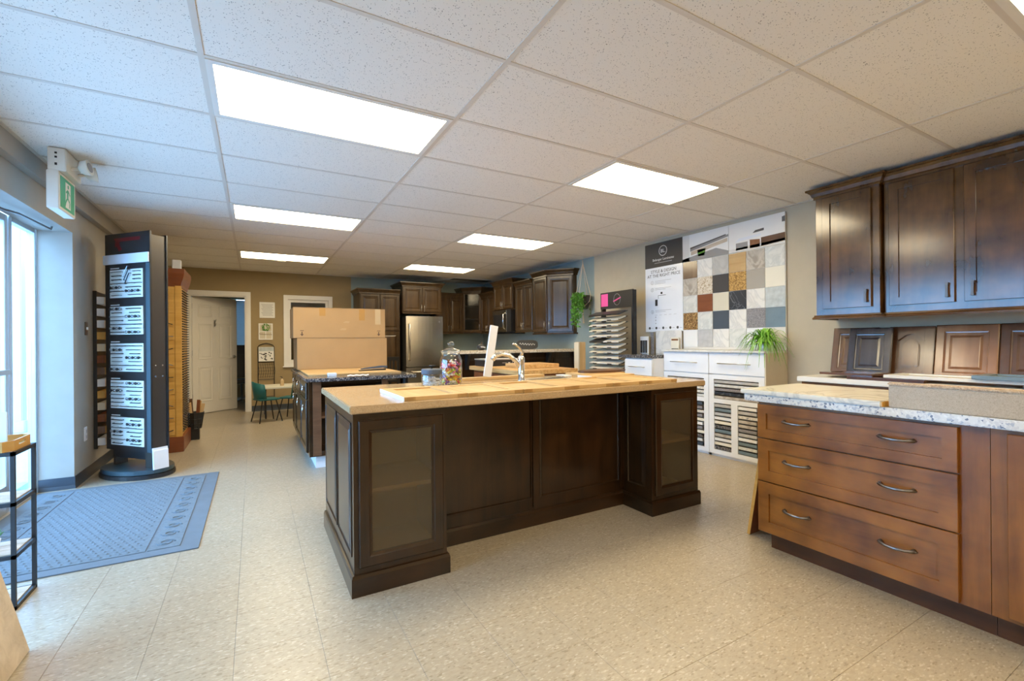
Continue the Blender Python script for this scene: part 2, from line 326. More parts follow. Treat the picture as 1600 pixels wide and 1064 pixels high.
def door(parent, x, z, w, h, y, mat, style='raised', fw=.055, t=.02, pmat=None, name='door', glassmat='cab_glass', label=None):
    """door or drawer front: back at y, front at y-t. returns frame object"""
    f = y-t; m = MB()
    if style == 'shaker': pr = [(0, y), (0, f+.002), (.002, f), (fw, f), (fw+.001, f+.010)]
    elif style == 'glass': pr = [(0, y), (0, f+.004), (.005, f), (fw*.75, f), (fw*.82, f+.004), (fw, f+.008), (fw, y)]
    else: pr = [(0, y), (0, f+.005), (.006, f), (fw*.78, f), (fw*.84, f+.005), (fw*.95, f+.006), (fw, f+.012)]
    m.rings(x, z, w, h, pr, fill=False)
    o = m.build(name, mat, parent, label=label)
    pw, ph = w-2*fw, h-2*fw
    if style == 'shaker': MB().rings(x+fw, z+fw, pw, ph, [(0, y), (0, f+.010)]).build('panel', pmat or mat, o)
    elif style == 'glass': MB().box(x+fw-.004, f+.010, z+fw-.004, x+w-fw+.004, f+.014, z+h-fw+.004).build('glass_pane', glassmat, o)
    else: MB().rings(x+fw, z+fw, pw, ph, [(0, y), (0, f+.012), (.006, f+.012), (.030, f+.003), (.034, f+.002)]).build('panel', pmat or mat, o)
    return o
CROWN = [(0, 0), (.012, 0), (.012, .018), (.020, .024), (.030, .050), (.048, .068), (.058, .072), (.058, .088), (0, .088)]
def crown(parent, path, z, mat, sc=1.0, name='crown_moulding'):
    return MB().sweep(path, [(a*sc, z+b_*sc) for a, b_ in CROWN]).build(name, mat, parent)

# ================================================================== THE ROOM
X0, X1, Y0, Y1 = -1.33, 4.51, -2.5, 9.30
# floor with vinyl tiles
fl = struct(MB().box(-1.75, Y0-.1, -.06, X1+.12, 12.2, -.003).build('floor', 'vinyl_base'), 'speckled beige vinyl tile floor')
TS = .3048
def scr(x, y, z):
    p = Vector((x, y, z-HC)); d = p.dot(fv)
    return None if d < .2 else (800+712.3*p.dot(r2)/d, 533-712.3*p.dot(u2)/d, d)
tiles = []
nx = int((X1+1.62)/TS)+1; ny = int((Y1-Y0)/TS)+1
for i in range(nx):
    for j in range(ny):
        x, y = -1.60+i*TS, Y0+j*TS
        x1, y1 = min(x+TS, X1), min(y+TS, Y1)
        if x1-x < .02 or y1-y < .02: continue
        s_ = scr((x+x1)/2, (y+y1)/2, 0); vis = s_ and -120 < s_[0] < 1720 and s_[1] < 1200
        blocked = (2.5 < x < 3.2 and y < 1.4) or (.4 < x and x1 < 2.85 and 2.4 < y and y1 < 3.3) or (.5 < x < 1.1 and 4.7 < y < 6.3)
        tiles.append((s_[2] if vis and not blocked else 99, x, y, x1, y1))
tiles.sort()
def tile_mesh(m_, x0, y0, x1, y1, z=0.0):
    g_ = .0005; c = .0012
    m_.add([(x0+g_, y0+g_, -.004), (x1-g_, y0+g_, -.004), (x1-g_, y1-g_, -.004), (x0+g_, y1-g_, -.004), (x0+g_, y0+g_, -.0006), (x1-g_, y0+g_, -.0006), (x1-g_, y1-g_, -.0006), (x0+g_, y1-g_, -.0006),
            (x0+c, y0+c, 0), (x1-c, y0+c, 0), (x1-c, y1-c, 0), (x0+c, y1-c, 0)],
           [(0, 1, 5, 4), (1, 2, 6, 5), (2, 3, 7, 6), (3, 0, 4, 7), (4, 5, 9, 8), (5, 6, 10, 9), (6, 7, 11, 10), (7, 4, 8, 11), (8, 9, 10, 11)])
tm = MB(); tile_mesh(tm, 0, 0, TS, TS); full = tm.mesh('floor_tile', 'vinyl_tile'); rest = MB(); cnt = 0
for d, x, y, x1, y1 in tiles:
    if cnt < 300 and d < 90 and abs(x1-x-TS) < .001 and abs(y1-y-TS) < .001: inst('floor_tile', full, fl, (x, y, 0)); cnt += 1
    else: tile_mesh(rest, x, y, x1, y1)
tile_mesh(rest, -1.6, Y1, X1, 12.1)
ro = rest.build('floor_tiles', 'vinyl_tile', fl); ro['kind'] = 'stuff'
# ceiling
GX, GY = -.198, 2.4415
ce = struct(MB().box(-1.6, Y0-.1, ZC+.016, X1+.12, Y1+.12, ZC+.06).build('ceiling', 'grid_white'), 'suspended ceiling of pitted mineral tiles in a metal grid')
LIGHTS = [(0, -8), (2, -8), (0, -4), (2, -4), (0, 0), (2, 0), (0, 4), (2, 4), (0, 8), (2, 8)]
XL = -1.275
ctm = {}
for i in range(-1, 5):
    for j in range(-9, 12):
        if (i, j) in LIGHTS: continue
        a0, a1 = max(GX+1.2192*i, XL), min(GX+1.2192*(i+1), X1); b0, b1 = max(GY+.6096*j, Y0), min(GY+.6096*(j+1), Y1)
        if a1-a0 < .03 or b1-b0 < .03: continue
        key = (round(a1-a0, 3), round(b1-b0, 3))
        if key not in ctm: ctm[key] = MB().box(.010, .010, .0, key[0]-.010, key[1]-.010, .014).mesh('ceiling_tile', 'ceiling_tile')
        inst('ceiling_tile', ctm[key], ce, (a0, b0, ZC+.002))
for i in range(0, 5):
    if GX+1.2192*i < X1: box('grid_bar', 'grid_white', ce, (GX+1.2192*i-.0125, Y0, ZC-.0015), (GX+1.2192*i+.0125, Y1, ZC+.015))
for j in range(-8, 12):
    y = GY+.6096*j
    for i in range(-1, 5):
        a0, a1 = max(GX+1.2192*i+.0125, XL), min(GX+1.2192*(i+1)-.0125, X1)
        if a1-a0 > .05: box('grid_bar', 'grid_white', ce, (a0, y-.0115, ZC-.001), (a1, y+.0115, ZC+.015))
wa = MB().box(XL, Y0, ZC-.004, XL+.02, Y1, ZC+.01).box(X1-.02, Y0, ZC-.004, X1, Y1, ZC+.01).box(XL, Y1-.02, ZC-.004, X1, Y1, ZC+.01).build('wall_angle', 'grid_white', ce)
where = {(0, 0): 'large panel light nearest the exit sign', (2, 0): 'panel light above the sample display wall', (0, 4): 'panel light, middle of the row nearest the storefront',
         (2, 4): 'panel light, middle of the row nearest the kitchen', (0, 8): 'farthest panel light in front of the office door', (2, 8): 'farthest panel light in front of the refrigerator', (2, -4): 'panel light cut by the top right corner of the view'}
fr_me = None
for (i, j) in LIGHTS:
    x, y = GX+1.2192*i, GY+.6096*j
    lt = thing('ceiling_light', 'recessed fluorescent ' + where.get((i, j), 'panel light in the ceiling behind the viewer'), 'ceiling light', (x, y, ZC), 0, 'recessed panel lights in the ceiling grid')
    if fr_me is None:
        q = MB(); 
        for a, c in (((.0125, .0125), (1.2067, .042)), ((.0125, .5676), (1.2067, .598)), ((.0125, .042), (.042, .5676)), ((1.1772, .042), (1.2067, .5676))): q.box(*a, -.006, *c, .012)
        fr_me = q.mesh('frame', 'light_frame'); di_me = MB().box(.040, .040, .000, 1.1795, .5700, .006).mesh('diffuser', 'lamp_panel')
    inst('frame', fr_me, lt); inst('diffuser', di_me, lt)
# walls
HZ = 2.155
wl = MB().box(-1.55, 5.17, 0, X0, 12.1, ZC+.02).box(-1.55, Y0, HZ, X0, 5.17, ZC+.02).box(-1.55, Y0, 0, X0, 1.45, HZ).build('wall_left', 'wall_left_paint'); struct(wl, 'grey beige storefront wall with deep window reveal')
MB().box(X0, Y0, 2.36, XL, Y1, ZC+.02).build('bulkhead', 'wall_left_paint', wl)
struct(MB().box(X1, Y0, 0, X1+.12, 5.42, ZC+.02).build('wall_right', 'wall_beige'), 'beige painted side wall')
struct(MB().box(X1, 5.42, 0, X1+.12, Y1+.12, ZC+.02).build('wall_kitchen', 'wall_blue'), 'blue grey painted kitchen wall')
DX0, DX1, DZ = -.940, -.127, 2.04
WX0, WX1, WZ0, WZ1 = .54, 1.235, .85, 2.01
wf = MB().box(X0, Y1, 0, DX0, Y1+.12, ZC+.02).box(DX0, Y1, DZ, DX1, Y1+.12, ZC+.02).box(DX1, Y1, 0, WX0, Y1+.12, ZC+.02)
wf.box(WX0, Y1, 0, WX1, Y1+.12, WZ0).box(WX0, Y1, WZ1, WX1, Y1+.12, ZC+.02).box(WX1, Y1, 0, 1.652, Y1+.12, ZC+.02)
struct(wf.build('wall_far', 'wall_tan'), 'tan far wall with office door and interior window')
struct(MB().box(1.652, Y1, 0, X1, Y1+.12, ZC+.02).build('wall_kitchen_far', 'wall_blue'), 'blue grey far wall behind the kitchen cabinets')
struct(MB().box(-1.55, Y0-.12, 0, X1+.12, Y0, ZC+.02).build('wall_back', 'wall_beige'), 'beige wall behind the viewer')
# office beyond
ow = MB().box(-2.0, 9.42, 0, -1.85, 12.1, 2.5).box(1.9, 9.42, 0, 2.0, 12.1, 2.5)
ow.box(-2.0, 12.0, 0, -.75, 12.1, 2.5).box(.35, 12.0, 0, 2.0, 12.1, 2.5).box(-.75, 12.0, 0, .35, 12.1, 1.05).box(-.75, 12.0, 2.2, .35, 12.1, 2.5)
struct(ow.build('wall_office', 'wall_tan'), 'tan walls of the small office beyond')
struct(MB().box(-2.0, 9.42, 2.5, 2.0, 12.1, 2.55).build('ceiling_office', 'grid_white'), 'office ceiling')
w4 = struct(MB().box(-.75, 12.03, 1.05, .35, 12.04, 2.2).build('window_1', 'window_glass'), 'office window behind white blinds')
for k in range(34):
    if k == 0: sl = MB().box(-.73, -.018, 0, .33, .018, .002).mesh('slat', 'swatch_blind')
    inst('slat', sl, w4, (0, 11.97, 1.07+k*.033), (R(70), 0, 0))
# baseboards
struct(MB().sweep([(-1.55, 5.17), (X0, 5.17), (X0, Y1)], [(0, 0), (.012, 0), (.006, .03), (.005, .10), (0, .10)]).build('baseboard_left', 'vinyl_base'), 'dark vinyl cove base')
struct(MB().sweep([(DX1+.08, Y1), (1.65, Y1)], [(0, 0), (.012, 0), (.006, .03), (.005, .10), (0, .10)]).build('baseboard_far', 'vinyl_base'), 'dark vinyl cove base')
struct(MB().sweep([(X1, 5.4), (X1, Y0)], [(0, 0), (.012, 0), (.006, .03), (.005, .10), (0, .10)]).build('baseboard_right', 'vinyl_base'), 'dark vinyl cove base')
# office door casing + interior window casing
tr = MB()
for a, c in (((DX0-.075, 0), (DX0, DZ+.075)), ((DX1, 0), (DX1+.075, DZ+.075)), ((DX0, DZ), (DX1, DZ+.075))): tr.box(a[0], Y1-.018, a[1], c[0], Y1, c[1])
tr.box(DX0, Y1, 0, DX0+.02, Y1+.12, DZ).box(DX1-.02, Y1, 0, DX1, Y1+.12, DZ).box(DX0, Y1, DZ-.02, DX1, Y1+.12, DZ)
struct(tr.build('trim_1', 'white_trim', bevel=.003), 'white casing around the office door')
w2 = MB()
for a, c in (((WX0-.072, WZ0-.072), (WX0, WZ1+.078)), ((WX1, WZ0-.072), (WX1+.072, WZ1+.078)), ((WX0, WZ1), (WX1, WZ1+.078)), ((WX0, WZ0-.072), (WX1, WZ0))): w2.box(a[0], Y1-.02, a[1], c[0], Y1, c[1])
w2o = struct(w2.build('window_2', 'white_trim', bevel=.003), 'white framed interior window behind the boxes')
f2 = MB()
for a, c in (((WX0, WZ0), (WX0+.05, WZ1)), ((WX1-.05, WZ0), (WX1, WZ1)), ((WX0+.05, WZ1-.05), (WX1-.05, WZ1)), ((WX0+.05, WZ0), (WX1-.05, WZ0+.05))): f2.box(a[0], Y1+.02, a[1], c[0], Y1+.06, c[1])
f2.build('window_frame', 'white_trim', w2o); box('window_sill', 'white_trim', w2o, (WX0-.09, Y1-.05, WZ0-.085), (WX1+.09, Y1+.02, WZ0-.065), .004)
box('pane', 'window_glass', w2o, (WX0+.05, Y1+.035, WZ0+.05), (WX1-.05, Y1+.041, WZ1-.05))
# office door, six panels, swung into the office
d1 = bpy.data.objects.new('door_1', None); C.objects.link(d1); d1.location = (DX0+.025, Y1+.10, .008); d1.rotation_euler = (0, 0, R(38)); struct(d1, 'white six panel door standing ajar'); d1.empty_display_size = .1
DW = .80
m = MB().box(0, 0, 0, DW, .036, 2.015); m.build('leaf', 'white_paint', d1, .002)
for (px, pz, pw, ph) in ((.10, .20, .25, .60), (.45, .20, .25, .60), (.10, .93, .25, .62), (.45, .93, .25, .62), (.10, 1.66, .25, .22), (.45, 1.66, .25, .22)):
    MB().rings(px, pz, pw, ph, [(0, .0), (.003, -.008), (.014, -.009), (.024, -.0005), (.036, -.0005), (.058, -.007)]).build('door_panel', 'white_paint', d1)
h = MB().lathe([(.001, 0), (.03, 0), (.03, .006), (.001, .012)], (0, 0, 0), 14); h.v = [(x+DW-.06, -z, y+.96) for x, y, z in h.v]
h.tube([(DW-.06, -.004, .96), (DW-.06, -.045, .96), (DW-.08, -.05, .962), (DW-.17, -.05, .956)], [.011, .010, .009, .007], 8); h.build('handle', 'nickel', d1, smooth=True, label='satin nickel lever handle')
h = MB().box(.37, -.006, 1.50, .395, 0, 1.62).tube([(.383, -.004, 1.55), (.383, -.03, 1.52), (.383, -.045, 1.54), (.383, -.045, 1.56)], .005, 6).tube([(.383, -.004, 1.60), (.383, -.04, 1.605), (.383, -.05, 1.63)], .005, 6)
h.build('coat_hook', 'nickel', d1)
for z in (.25, 1.0, 1.8): MB().cyl((-.004, -.004, z), (-.004, -.004, z+.09), .007, 8).build('hinge', 'nickel', d1)

# ------------------------------------------------------------------ storefront on the left
XG = -1.58
def frame_rect(mb, y0, y1, z0, z1, fw=.05, dp=.05):
    mb.box(XG-dp/2, y0, z0, XG+dp/2, y0+fw, z1).box(XG-dp/2, y1-fw, z0, XG+dp/2, y1, z1).box(XG-dp/2, y0+fw, z1-fw, XG+dp/2, y1-fw, z1).box(XG-dp/2, y0+fw, z0, XG+dp/2, y1-fw, z0+fw)
def glazing(n, y0, y1, z0, z1, label, nm='window'):
    m = MB(); frame_rect(m, y0, y1, z0, z1); o = struct(m.build('%s_%d' % (nm, n), 'aluminium', bevel=.003), label)
    box('pane', 'window_glass', o, (XG-.004, y0+.05, z0+.05), (XG+.004, y1-.05, z1-.05)); return o
glazing(3, 4.70, 5.20, .0, HZ+.02, 'glass sidelight beside the entrance door')
dd = glazing(2, 3.72, 4.68, .005, HZ, 'aluminium framed glass entrance door', 'door')
box('push_bar', 'aluminium', dd, (XG+.03, 3.80, 1.0), (XG+.06, 4.62, 1.035)); box('kick_rail', 'aluminium', dd, (XG-.024, 3.77, .05), (XG+.024, 4.63, .20))
mc = MB().box(XG+.03, 3.85, 2.04, XG+.09, 4.12, 2.10).tube([(XG+.07, 4.0, 2.10), (-1.42, 4.45, 2.125)], .008, 6).tube([(-1.42, 4.45, 2.125), (-1.40, 4.95, 2.13), (-1.40, 4.97, 2.155)], .007, 6)
mc.build('door_closer', 'pewter', dd)
glazing(4, 2.55, 3.70, .0, HZ+.02, 'storefront window panel next to the entrance door'); glazing(5, 1.45, 2.53, .0, HZ+.02, 'storefront window panel nearest the viewer')
# outside
struct(MB().box(-30, -12, -.12, -1.62, 30, -.05).build('pavement', 'pavement'), 'pale pavement outside the storefront')
for k, y in enumerate((9.28, 6.0, 2.2)):
    p = MB().box(-3.08, y-.08, -.05, -2.92, y+.08, 3.0).box(-3.12, y-.12, -.05, -2.88, y+.12, .12).build('porch_post', 'post_white', bevel=.01)
    tag(p, ['white porch post outside the glass sidelight', 'white porch post in front of the entrance door', 'white porch post outside the front window panels'][k], 'post', 'porch posts outside the storefront')
cr = thing('parked_car', 'grey blue car parked outside the storefront glass', 'car', (-9.5, 21.5, -.05), R(70))
MB().prism([(-2.1, .35), (2.1, .35), (2.15, .75), (1.3, .92), (.7, 1.4), (-1.0, 1.42), (-1.7, .95), (-2.15, .8)], -.85, .85, Matrix.Rotation(R(90), 4, 'X')).build('body', 'car_paint', cr, .05)
for x in (-1.3, 1.3):
    for y in (-.8, .8): MB().cyl((x, y-.1, .33), (x, y+.1, .33), .33, 16).build('wheel', 'tyre', cr)
MB().prism([(-.9, .98), (1.05, .98), (.62, 1.34), (-.88, 1.36)], -.87, .87, Matrix.Rotation(R(90), 4, 'X')).build('side_window', 'tower_black', cr)
hd = MB()
for k in range(60): 
    y = 5+k*.45; hd.lathe([(.05, 0), (.6, .15), (.8, .7), (.55, 1.2), (.1, 1.4)], (-22+random.uniform(-.4, .4), y, -.05), 8)
tag(hd.build('hedge', 'hedge', smooth=True), 'low green hedge far across the pavement', 'hedge')
# ================================================================== MAIN ISLAND
isl = thing('kitchen_island', 'large espresso wood island with glass door end cabinets under the tan quartz worktop', 'island', (.405, 2.258, 0))
W_, D_, PW, RC = 2.436, .98, .468, .285      # width, depth, pier width, recess
ES = 'wood_espresso'
m = MB()
for px in (0, W_-PW):      # hollow piers with a shelf
    m.box(px, .018, .10, px+.018, RC+.20, .868).box(px+PW-.018, .018, .10, px+PW, RC+.20, .868)
    m.box(px+.018, RC+.18, .10, px+PW-.018, RC+.20, .868).box(px+.018, .018, .10, px+PW-.018, RC+.18, .12).box(px+.018, .018, .848, px+PW-.018, RC+.18, .868)
    m.box(px, 0, .05, px+.05, .018, .868).box(px+PW-.05, 0, .05, px+PW, .018, .868).box(px+.05, 0, .05, px+PW-.05, .018, .15).box(px+.05, 0, .82, px+PW-.05, .018, .868)
m.box(0, RC+.2, .05, W_, D_, .868).box(PW+.0005, RC, .05, W_-PW-.0005, RC+.2, .868)
m.build('body', ES, isl)
for px, lb in ((0, 'left'), (W_-PW, 'right')):
    box('shelf', 'beige_laminate', isl, (px+.02, .02, .475), (px+PW-.02, RC+.17, .495))
    box('cabinet_lining', 'beige_side', isl, (px+.019, RC+.165, .12), (px+PW-.019, RC+.178, .846)); box('cabinet_floor', 'beige_side', isl, (px+.02, .02, .121), (px+PW-.02, RC+.16, .126))
    door(isl, px+.022, .135, PW-.044, .70, 0, ES, 'glass', fw=.062, name='glass_door')
# end panels on the left side and the inner side of the right pier
def side_panel(x, y0, y1, z0, z1, face, nm='side_panel'):
    q = MB(); pr = [(0, 0), (.0, -.004), (.012, -.006), (.018, .001), (.04, -.005), (.044, -.006)]
    q.rings(0, z0, abs(y1-y0), z1-z0, pr)
    if face < 0: q.v = [(x+b_, y1-a, c) for a, b_, c in q.v]
    else: q.v = [(x-b_, y0+a, c) for a, b_, c in q.v]
    return q.build(nm, ES, isl)
for y0, y1 in ((.05, .45), (.50, .93)): side_panel(0, y0, y1, .17, .82, -1)
for y0, y1 in ((.05, .45), (.50, .93)): side_panel(W_, y0, y1, .17, .82, 1)
side_panel(W_-PW, .05, .24, .17, .82, -1); side_panel(PW, .05, .24, .17, .82, 1)
for x0, x1 in ((PW+.055, .5*W_-.045), (.5*W_+.015, W_-PW-.04)):
    q = MB().rings(x0, .175, x1-x0, .66, [(0, RC), (0, RC-.006), (.010, RC-.008), (.018, RC+.004)], fill=False).build('panel_moulding', ES, isl)
    box('back_panel', ES, isl, (x0+.016, RC-.003, .19), (x1-.016, RC+.004, .82))
for x0, x1 in ((PW, PW+.05), (.5*W_-.04, .5*W_+.01), (W_-PW-.035, W_-PW)): box('stile', ES, isl, (x0, RC-.010, .12), (x1, RC, .868))
MB().sweep([(0, D_), (0, 0), (PW, 0), (PW, RC), (W_-PW, RC), (W_-PW, 0), (W_, 0), (W_, D_), (0, D_)][::-1][::-1], [(-.004, 0), (.014, 0), (.014, .085), (.009, .100), (-.004, .104)]).build('base_moulding', 'wood_espresso_x', isl)
# worktop with bowed front
top = [(.385, 3.265), (.385, 2.222)] + [(.385+2.505*t/12, 2.222-.018*math.sin(math.pi*t/12)) for t in range(1, 12)] + [(2.890, 2.222), (2.890, 3.265)]
wt = MB().prism(top, .872, .910).build('worktop', 'quartz', bevel=.005); tag(wt, 'tan speckled quartz worktop on the large espresso island', 'worktop')
# sink + faucet
sk = thing('sink', 'stainless steel sink rim set in the island worktop behind the faucet', 'sink', (2.03, 3.0, .910))
q = MB().sweep([(-.20, -.13), (.20, -.13), (.20, .13), (-.20, .13)], [(-.02, 0), (.012, 0), (.010, .004), (-.018, .004)], closed=True); q.build('rim', 'steel', sk); box('basin', 'steel', sk, (-.185, -.115, .0005), (.185, .115, .002))
fa = thing('faucet', 'chrome single lever kitchen faucet on the island', 'faucet', (1.742, 2.945, .910), R(-60))
MB().lathe([(.030, 0), (.030, .008), (.024, .014), (.024, .13), (.026, .15), (.026, .175), (.018, .19), (.001, .193)], n=18).build('body', 'chrome', fa, smooth=True)
MB().tube([(0, 0, .09), (-.03, -.035, .155), (-.06, -.075, .195), (-.095, -.12, .205), (-.125, -.16, .195), (-.14, -.18, .165)], [.017, .017, .0165, .016, .018, .019], 12).build('spout', 'chrome', fa, smooth=True)
MB().tube([(0, 0, .185), (.005, .008, .215), (-.002, -.02, .250), (-.018, -.055, .275), (-.03, -.075, .28)], [.015, .013, .010, .008, .007], 10).build('lever', 'chrome', fa, smooth=True)
# raw wood sample doors lying in a row on the worktop
edges = [.655, 1.003, 1.352, 1.70, 2.035, 2.320, 2.625]
dl = ['leftmost of the row, its white end towards the storefront', 'second from the left, beside the candy jar', 'third from the left, in front of the chrome faucet', 'fourth from the left, just right of the faucet', 'fifth from the left', 'rightmost of the row, above the right glass door']
for k in range(6):
    w0 = edges[k+1]-edges[k]-.003; dp = .50-.012*(k % 2)
    d_ = thing('sample_door', 'unfinished maple sample door lying flat on the island worktop, ' + dl[k], 'sample door', (edges[k], 2.262-.004*(k % 3), .9105), 0, 'raw maple doors on the island')
    fw = .058
    box('stile', 'maple', d_, (0, 0, 0), (fw, dp, .021), .001); box('stile', 'maple', d_, (w0-fw, 0, 0), (w0, dp, .021), .001)
    box('rail', 'maple_x', d_, (fw, 0, 0), (w0-fw, fw, .0205)); box('rail', 'maple_x', d_, (fw, dp-fw, 0), (w0-fw, dp, .0205))
    box('panel', 'maple', d_, (fw, fw, .003), (w0-fw, dp-fw, .012 if k % 2 == 0 else .017))
    if k == 0: box('end_strip', 'white_satin', d_, (-.004, 0, 0), (0, dp, .021))
    for e_ in (0, w0-fw+.001): box('end_grain', 'maple_end', d_, (e_, -.0008, .001), (e_+fw-.001, 0, .020))
# boards at the back of the island
tag(box('wood_plank', 'maple_x', None, (1.33, 3.17, .9105), (2.10, 3.255, .932), .002), 'long raw wood plank lying along the rear edge of the island', 'plank')
b1 = thing('sample_board', 'pale maple board lying behind the row of sample doors', 'board', (2.29, 2.79, .9105), R(1)); box('board', 'maple_x', b1, (0, 0, .0), (.46, .17, .020), .002); box('white_edge', 'white_satin', b1, (-.006, 0, 0), (0, .17, .020))
b2 = thing('serving_board', 'dark walnut slab lying on a maple board at the island rear', 'board', (2.42, 3.02, .9325), R(2)); MB().prism([(.27+.26*math.cos(a*.349), .10+.12*math.sin(a*.349)) for a in range(18)], 0, .018).build('slab', 'walnut', b2, .003)
tag(box('sample_board', 'maple_x', None, (2.36, 2.985, .9105), (2.82, 3.235, .9315), .002), 'light maple board under the dark walnut slab', 'board')
tag(box('white_sheet', 'white_satin', None, (2.27, 3.12, .9105), (2.345, 3.25, .918), .001), 'small white laminate offcut beside the island sink', 'offcut')
# leaning white strip
ws = MB().box(-.032, -.008, 0, .032, .008, .405).build('white_strip', 'white_satin', bevel=.001); ws.location = (1.585, 3.205, .9335); ws.rotation_euler = (0, R(9.5), 0); tag(ws, 'narrow white strip standing tilted at the back of the island', 'strip')
# jars
jr = thing('candy_jar', 'tall clear glass jar of colourful wrapped candies on the island', 'jar', (1.195, 2.985, .9105))
JR = .078
MB().lathe([(.05, .0), (.072, .003), (JR, .02), (JR, .165), (.070, .190), (.062, .205), (.062, .222), (.058, .222), (.058, .205), (.066, .188), (JR-.005, .163), (JR-.005, .022), (.068, .010), (.001, .009)], n=28).build('glass_body', 'jar_glass', jr, smooth=True)
ld = MB().lathe([(.001, .222), (.070, .223), (.074, .229), (.066, .238), (.035, .250), (.016, .256), (.013, .264), (.024, .275), (.026, .286), (.016, .297), (.001, .299)], n=24).build('lid', 'jar_glass', jr, smooth=True)
cols = [('red', (.55, .02, .03)), ('yellow', (.75, .55, .02)), ('purple', (.16, .04, .22)), ('white', (.72, .72, .72)), ('orange', (.70, .22, .02)), ('brown', (.14, .05, .025)), ('pink', (.7, .18, .28)), ('lime green', (.36, .55, .05))]
cm = {}
for n_, c_ in cols:
    plain('candy_'+n_.replace(' ', '_'), c_, .25, var=.2, vs=60)
    q = MB().tube([(-.019, 0, 0), (-.0165, 0, 0), (-.011, 0, 0), (-.006, 0, 0), (.006, 0, 0), (.011, 0, 0), (.0165, 0, 0), (.019, 0, 0)], [.009, .007, .003, .0085, .0085, .003, .007, .009], 6)
    cm[n_] = q.mesh('candy', 'candy_'+n_.replace(' ', '_'))
cc = 0
for lay in range(9):
    z = .024+lay*.0165
    ring = [(.0, 1), (.034, 6), (.061, 11)] if lay < 8 else [(.0, 1), (.034, 5)]
    for rr, n_ in ring:
        for k in range(n_):
            if rr < .04 and lay not in (7, 8): continue
            a = 2*math.pi*k/n_+lay*.9+random.uniform(-.15, .15)
            wts = [2, 3, 3, 2, 1, 3, 1, 1] if lay < 6 else [5, 2, 3, 3, 1, 2, 2, 0]
            if lay < 2: wts = [1, 6, 2, 1, 2, 3, 0, 2]
            n2 = random.choices([c_[0] for c_ in cols], wts)[0]
            o = bpy.data.objects.new('wrapped_candy', cm[n2]); C.objects.link(o)
            o.location = (1.195+rr*math.cos(a), 2.985+rr*math.sin(a), .9105+z+random.uniform(-.003, .003)); o.rotation_euler = (random.uniform(-.4, .4), random.uniform(-.9, .9), a+math.pi/2+random.uniform(-.3, .3))
            tag(o, '%s wrapped candy inside the tall glass jar' % n2, 'candy', '%s candies in the glass jar' % n2); cc += 1
sj = thing('mint_jar', 'short round glass jar of white mints with a flat dark lid', 'jar', (1.005, 2.845, .9105))
MB().lathe([(.05, 0), (.066, .004), (.068, .02), (.068, .085), (.064, .092), (.060, .092), (.063, .083), (.063, .012), (.001, .010)], n=26).build('glass_body', 'jar_glass', sj, smooth=True)
MB().lathe([(.001, .090), (.066, .090), (.068, .094), (.068, .118), (.064, .123), (.001, .124)], n=26).build('lid', 'blue_shade', sj, smooth=False, label='dark blue grey metal lid')
MB().lathe([(.005, .123), (.005, .138), (.018, .141), (.018, .147), (.001, .149)], n=14).build('lid_knob', 'black_metal', sj, smooth=True)
mt = MB()
for k in range(150):
    a = random.uniform(0, 6.28); rr = .054*math.sqrt(random.random()); mt.lathe([(.001, 0), (.008, .002), (.008, .006), (.001, .008)], (rr*math.cos(a), rr*math.sin(a), .012+random.random()*.055), 7)
plain('mint', (.80, .80, .80), .5); mo = mt.build('mints', 'mint', sj); mo['kind'] = 'stuff'

# ================================================================== SECOND ISLAND (granite, with boxes)
i2 = thing('storage_island', 'dark wood island with open shelves and granite top under the cardboard boxes', 'island', (.45, 4.72, 0))
D2, W2, H2 = 1.90, .74, .838
m = MB().box(0, .30, .12, W2, D2, H2).box(0, 0, .12, .10, .30, H2).box(W2-.05, 0, .12, W2, .30, H2).box(.10, 0, .12, W2-.05, .30, .17).box(.10, 0, H2-.03, W2-.05, .30, H2)
m.build('body', 'wood_espresso', i2); box('shelf', 'walnut', i2, (.10, .01, .48), (W2-.05, .30, .50)); box('face_stile', 'walnut', i2, (.03, -.012, .13), (.105, 0, H2)); box('face_stile', 'walnut', i2, (W2-.06, -.012, .13), (W2, 0, H2))
box('toe_kick', 'white_satin', i2, (.06, .05, 0), (W2-.04, D2-.05, .12))
# left side: two bays each with a drawer and a ring-handled door
for k, (ya, yb) in enumerate(((.12, .72), (.76, 1.36), (1.40, 1.88))):
    def sidefront(z0, z1, nm):
        q = MB().rings(0, z0, yb-ya, z1-z0, [(0, 0), (0, -.014), (.006, -.02), (.05, -.02), (.058, -.010), (.075, -.010), (.095, -.016)])
        q.v = [(b_, yb-a, c) for a, b_, c in q.v]; return q.build(nm, 'wood_espresso', i2)
    dr = sidefront(.66, .82, 'drawer'); dq = sidefront(.14, .65, 'door')
    for par, zc, rr in ((dr, .745, .022), (dq, .545, .035)):
        MB().tube([(-.035, (ya+yb)/2-.1+rr*math.cos(a*.5236), zc+rr*math.sin(a*.5236)) for a in range(12)], .006, 6, closed=True).tube([(-.02, (ya+yb)/2-.1, zc+rr), (-.036, (ya+yb)/2-.1, zc+rr)], .01, 8).build('ring_handle', 'chrome', par, smooth=True)
g2 = MB().box(.415, 4.66, .838, 1.48, 6.66, .872).build('granite_worktop', 'granite_dark', bevel=.004); tag(g2, 'dark mottled granite top of the storage island', 'worktop')
lgs = MB().cyl((1.40, 4.80, 0), (1.40, 4.80, .838), .03, 12)
tag(lgs.build('support_leg', 'black_metal'), 'black round leg under the overhanging granite top', 'leg support')
tag(box('plywood_sheet', 'maple_x', None, (.47, 5.02, .8725), (1.42, 6.62, .886), .002), 'flat light wood panel between granite top and cardboard boxes', 'panel')
tag(box('white_block', 'white_satin', None, (.64, 4.86, .8725), (.72, 4.95, .905), .004), 'small white block on the granite near the boxes', 'block')
pp = MB()
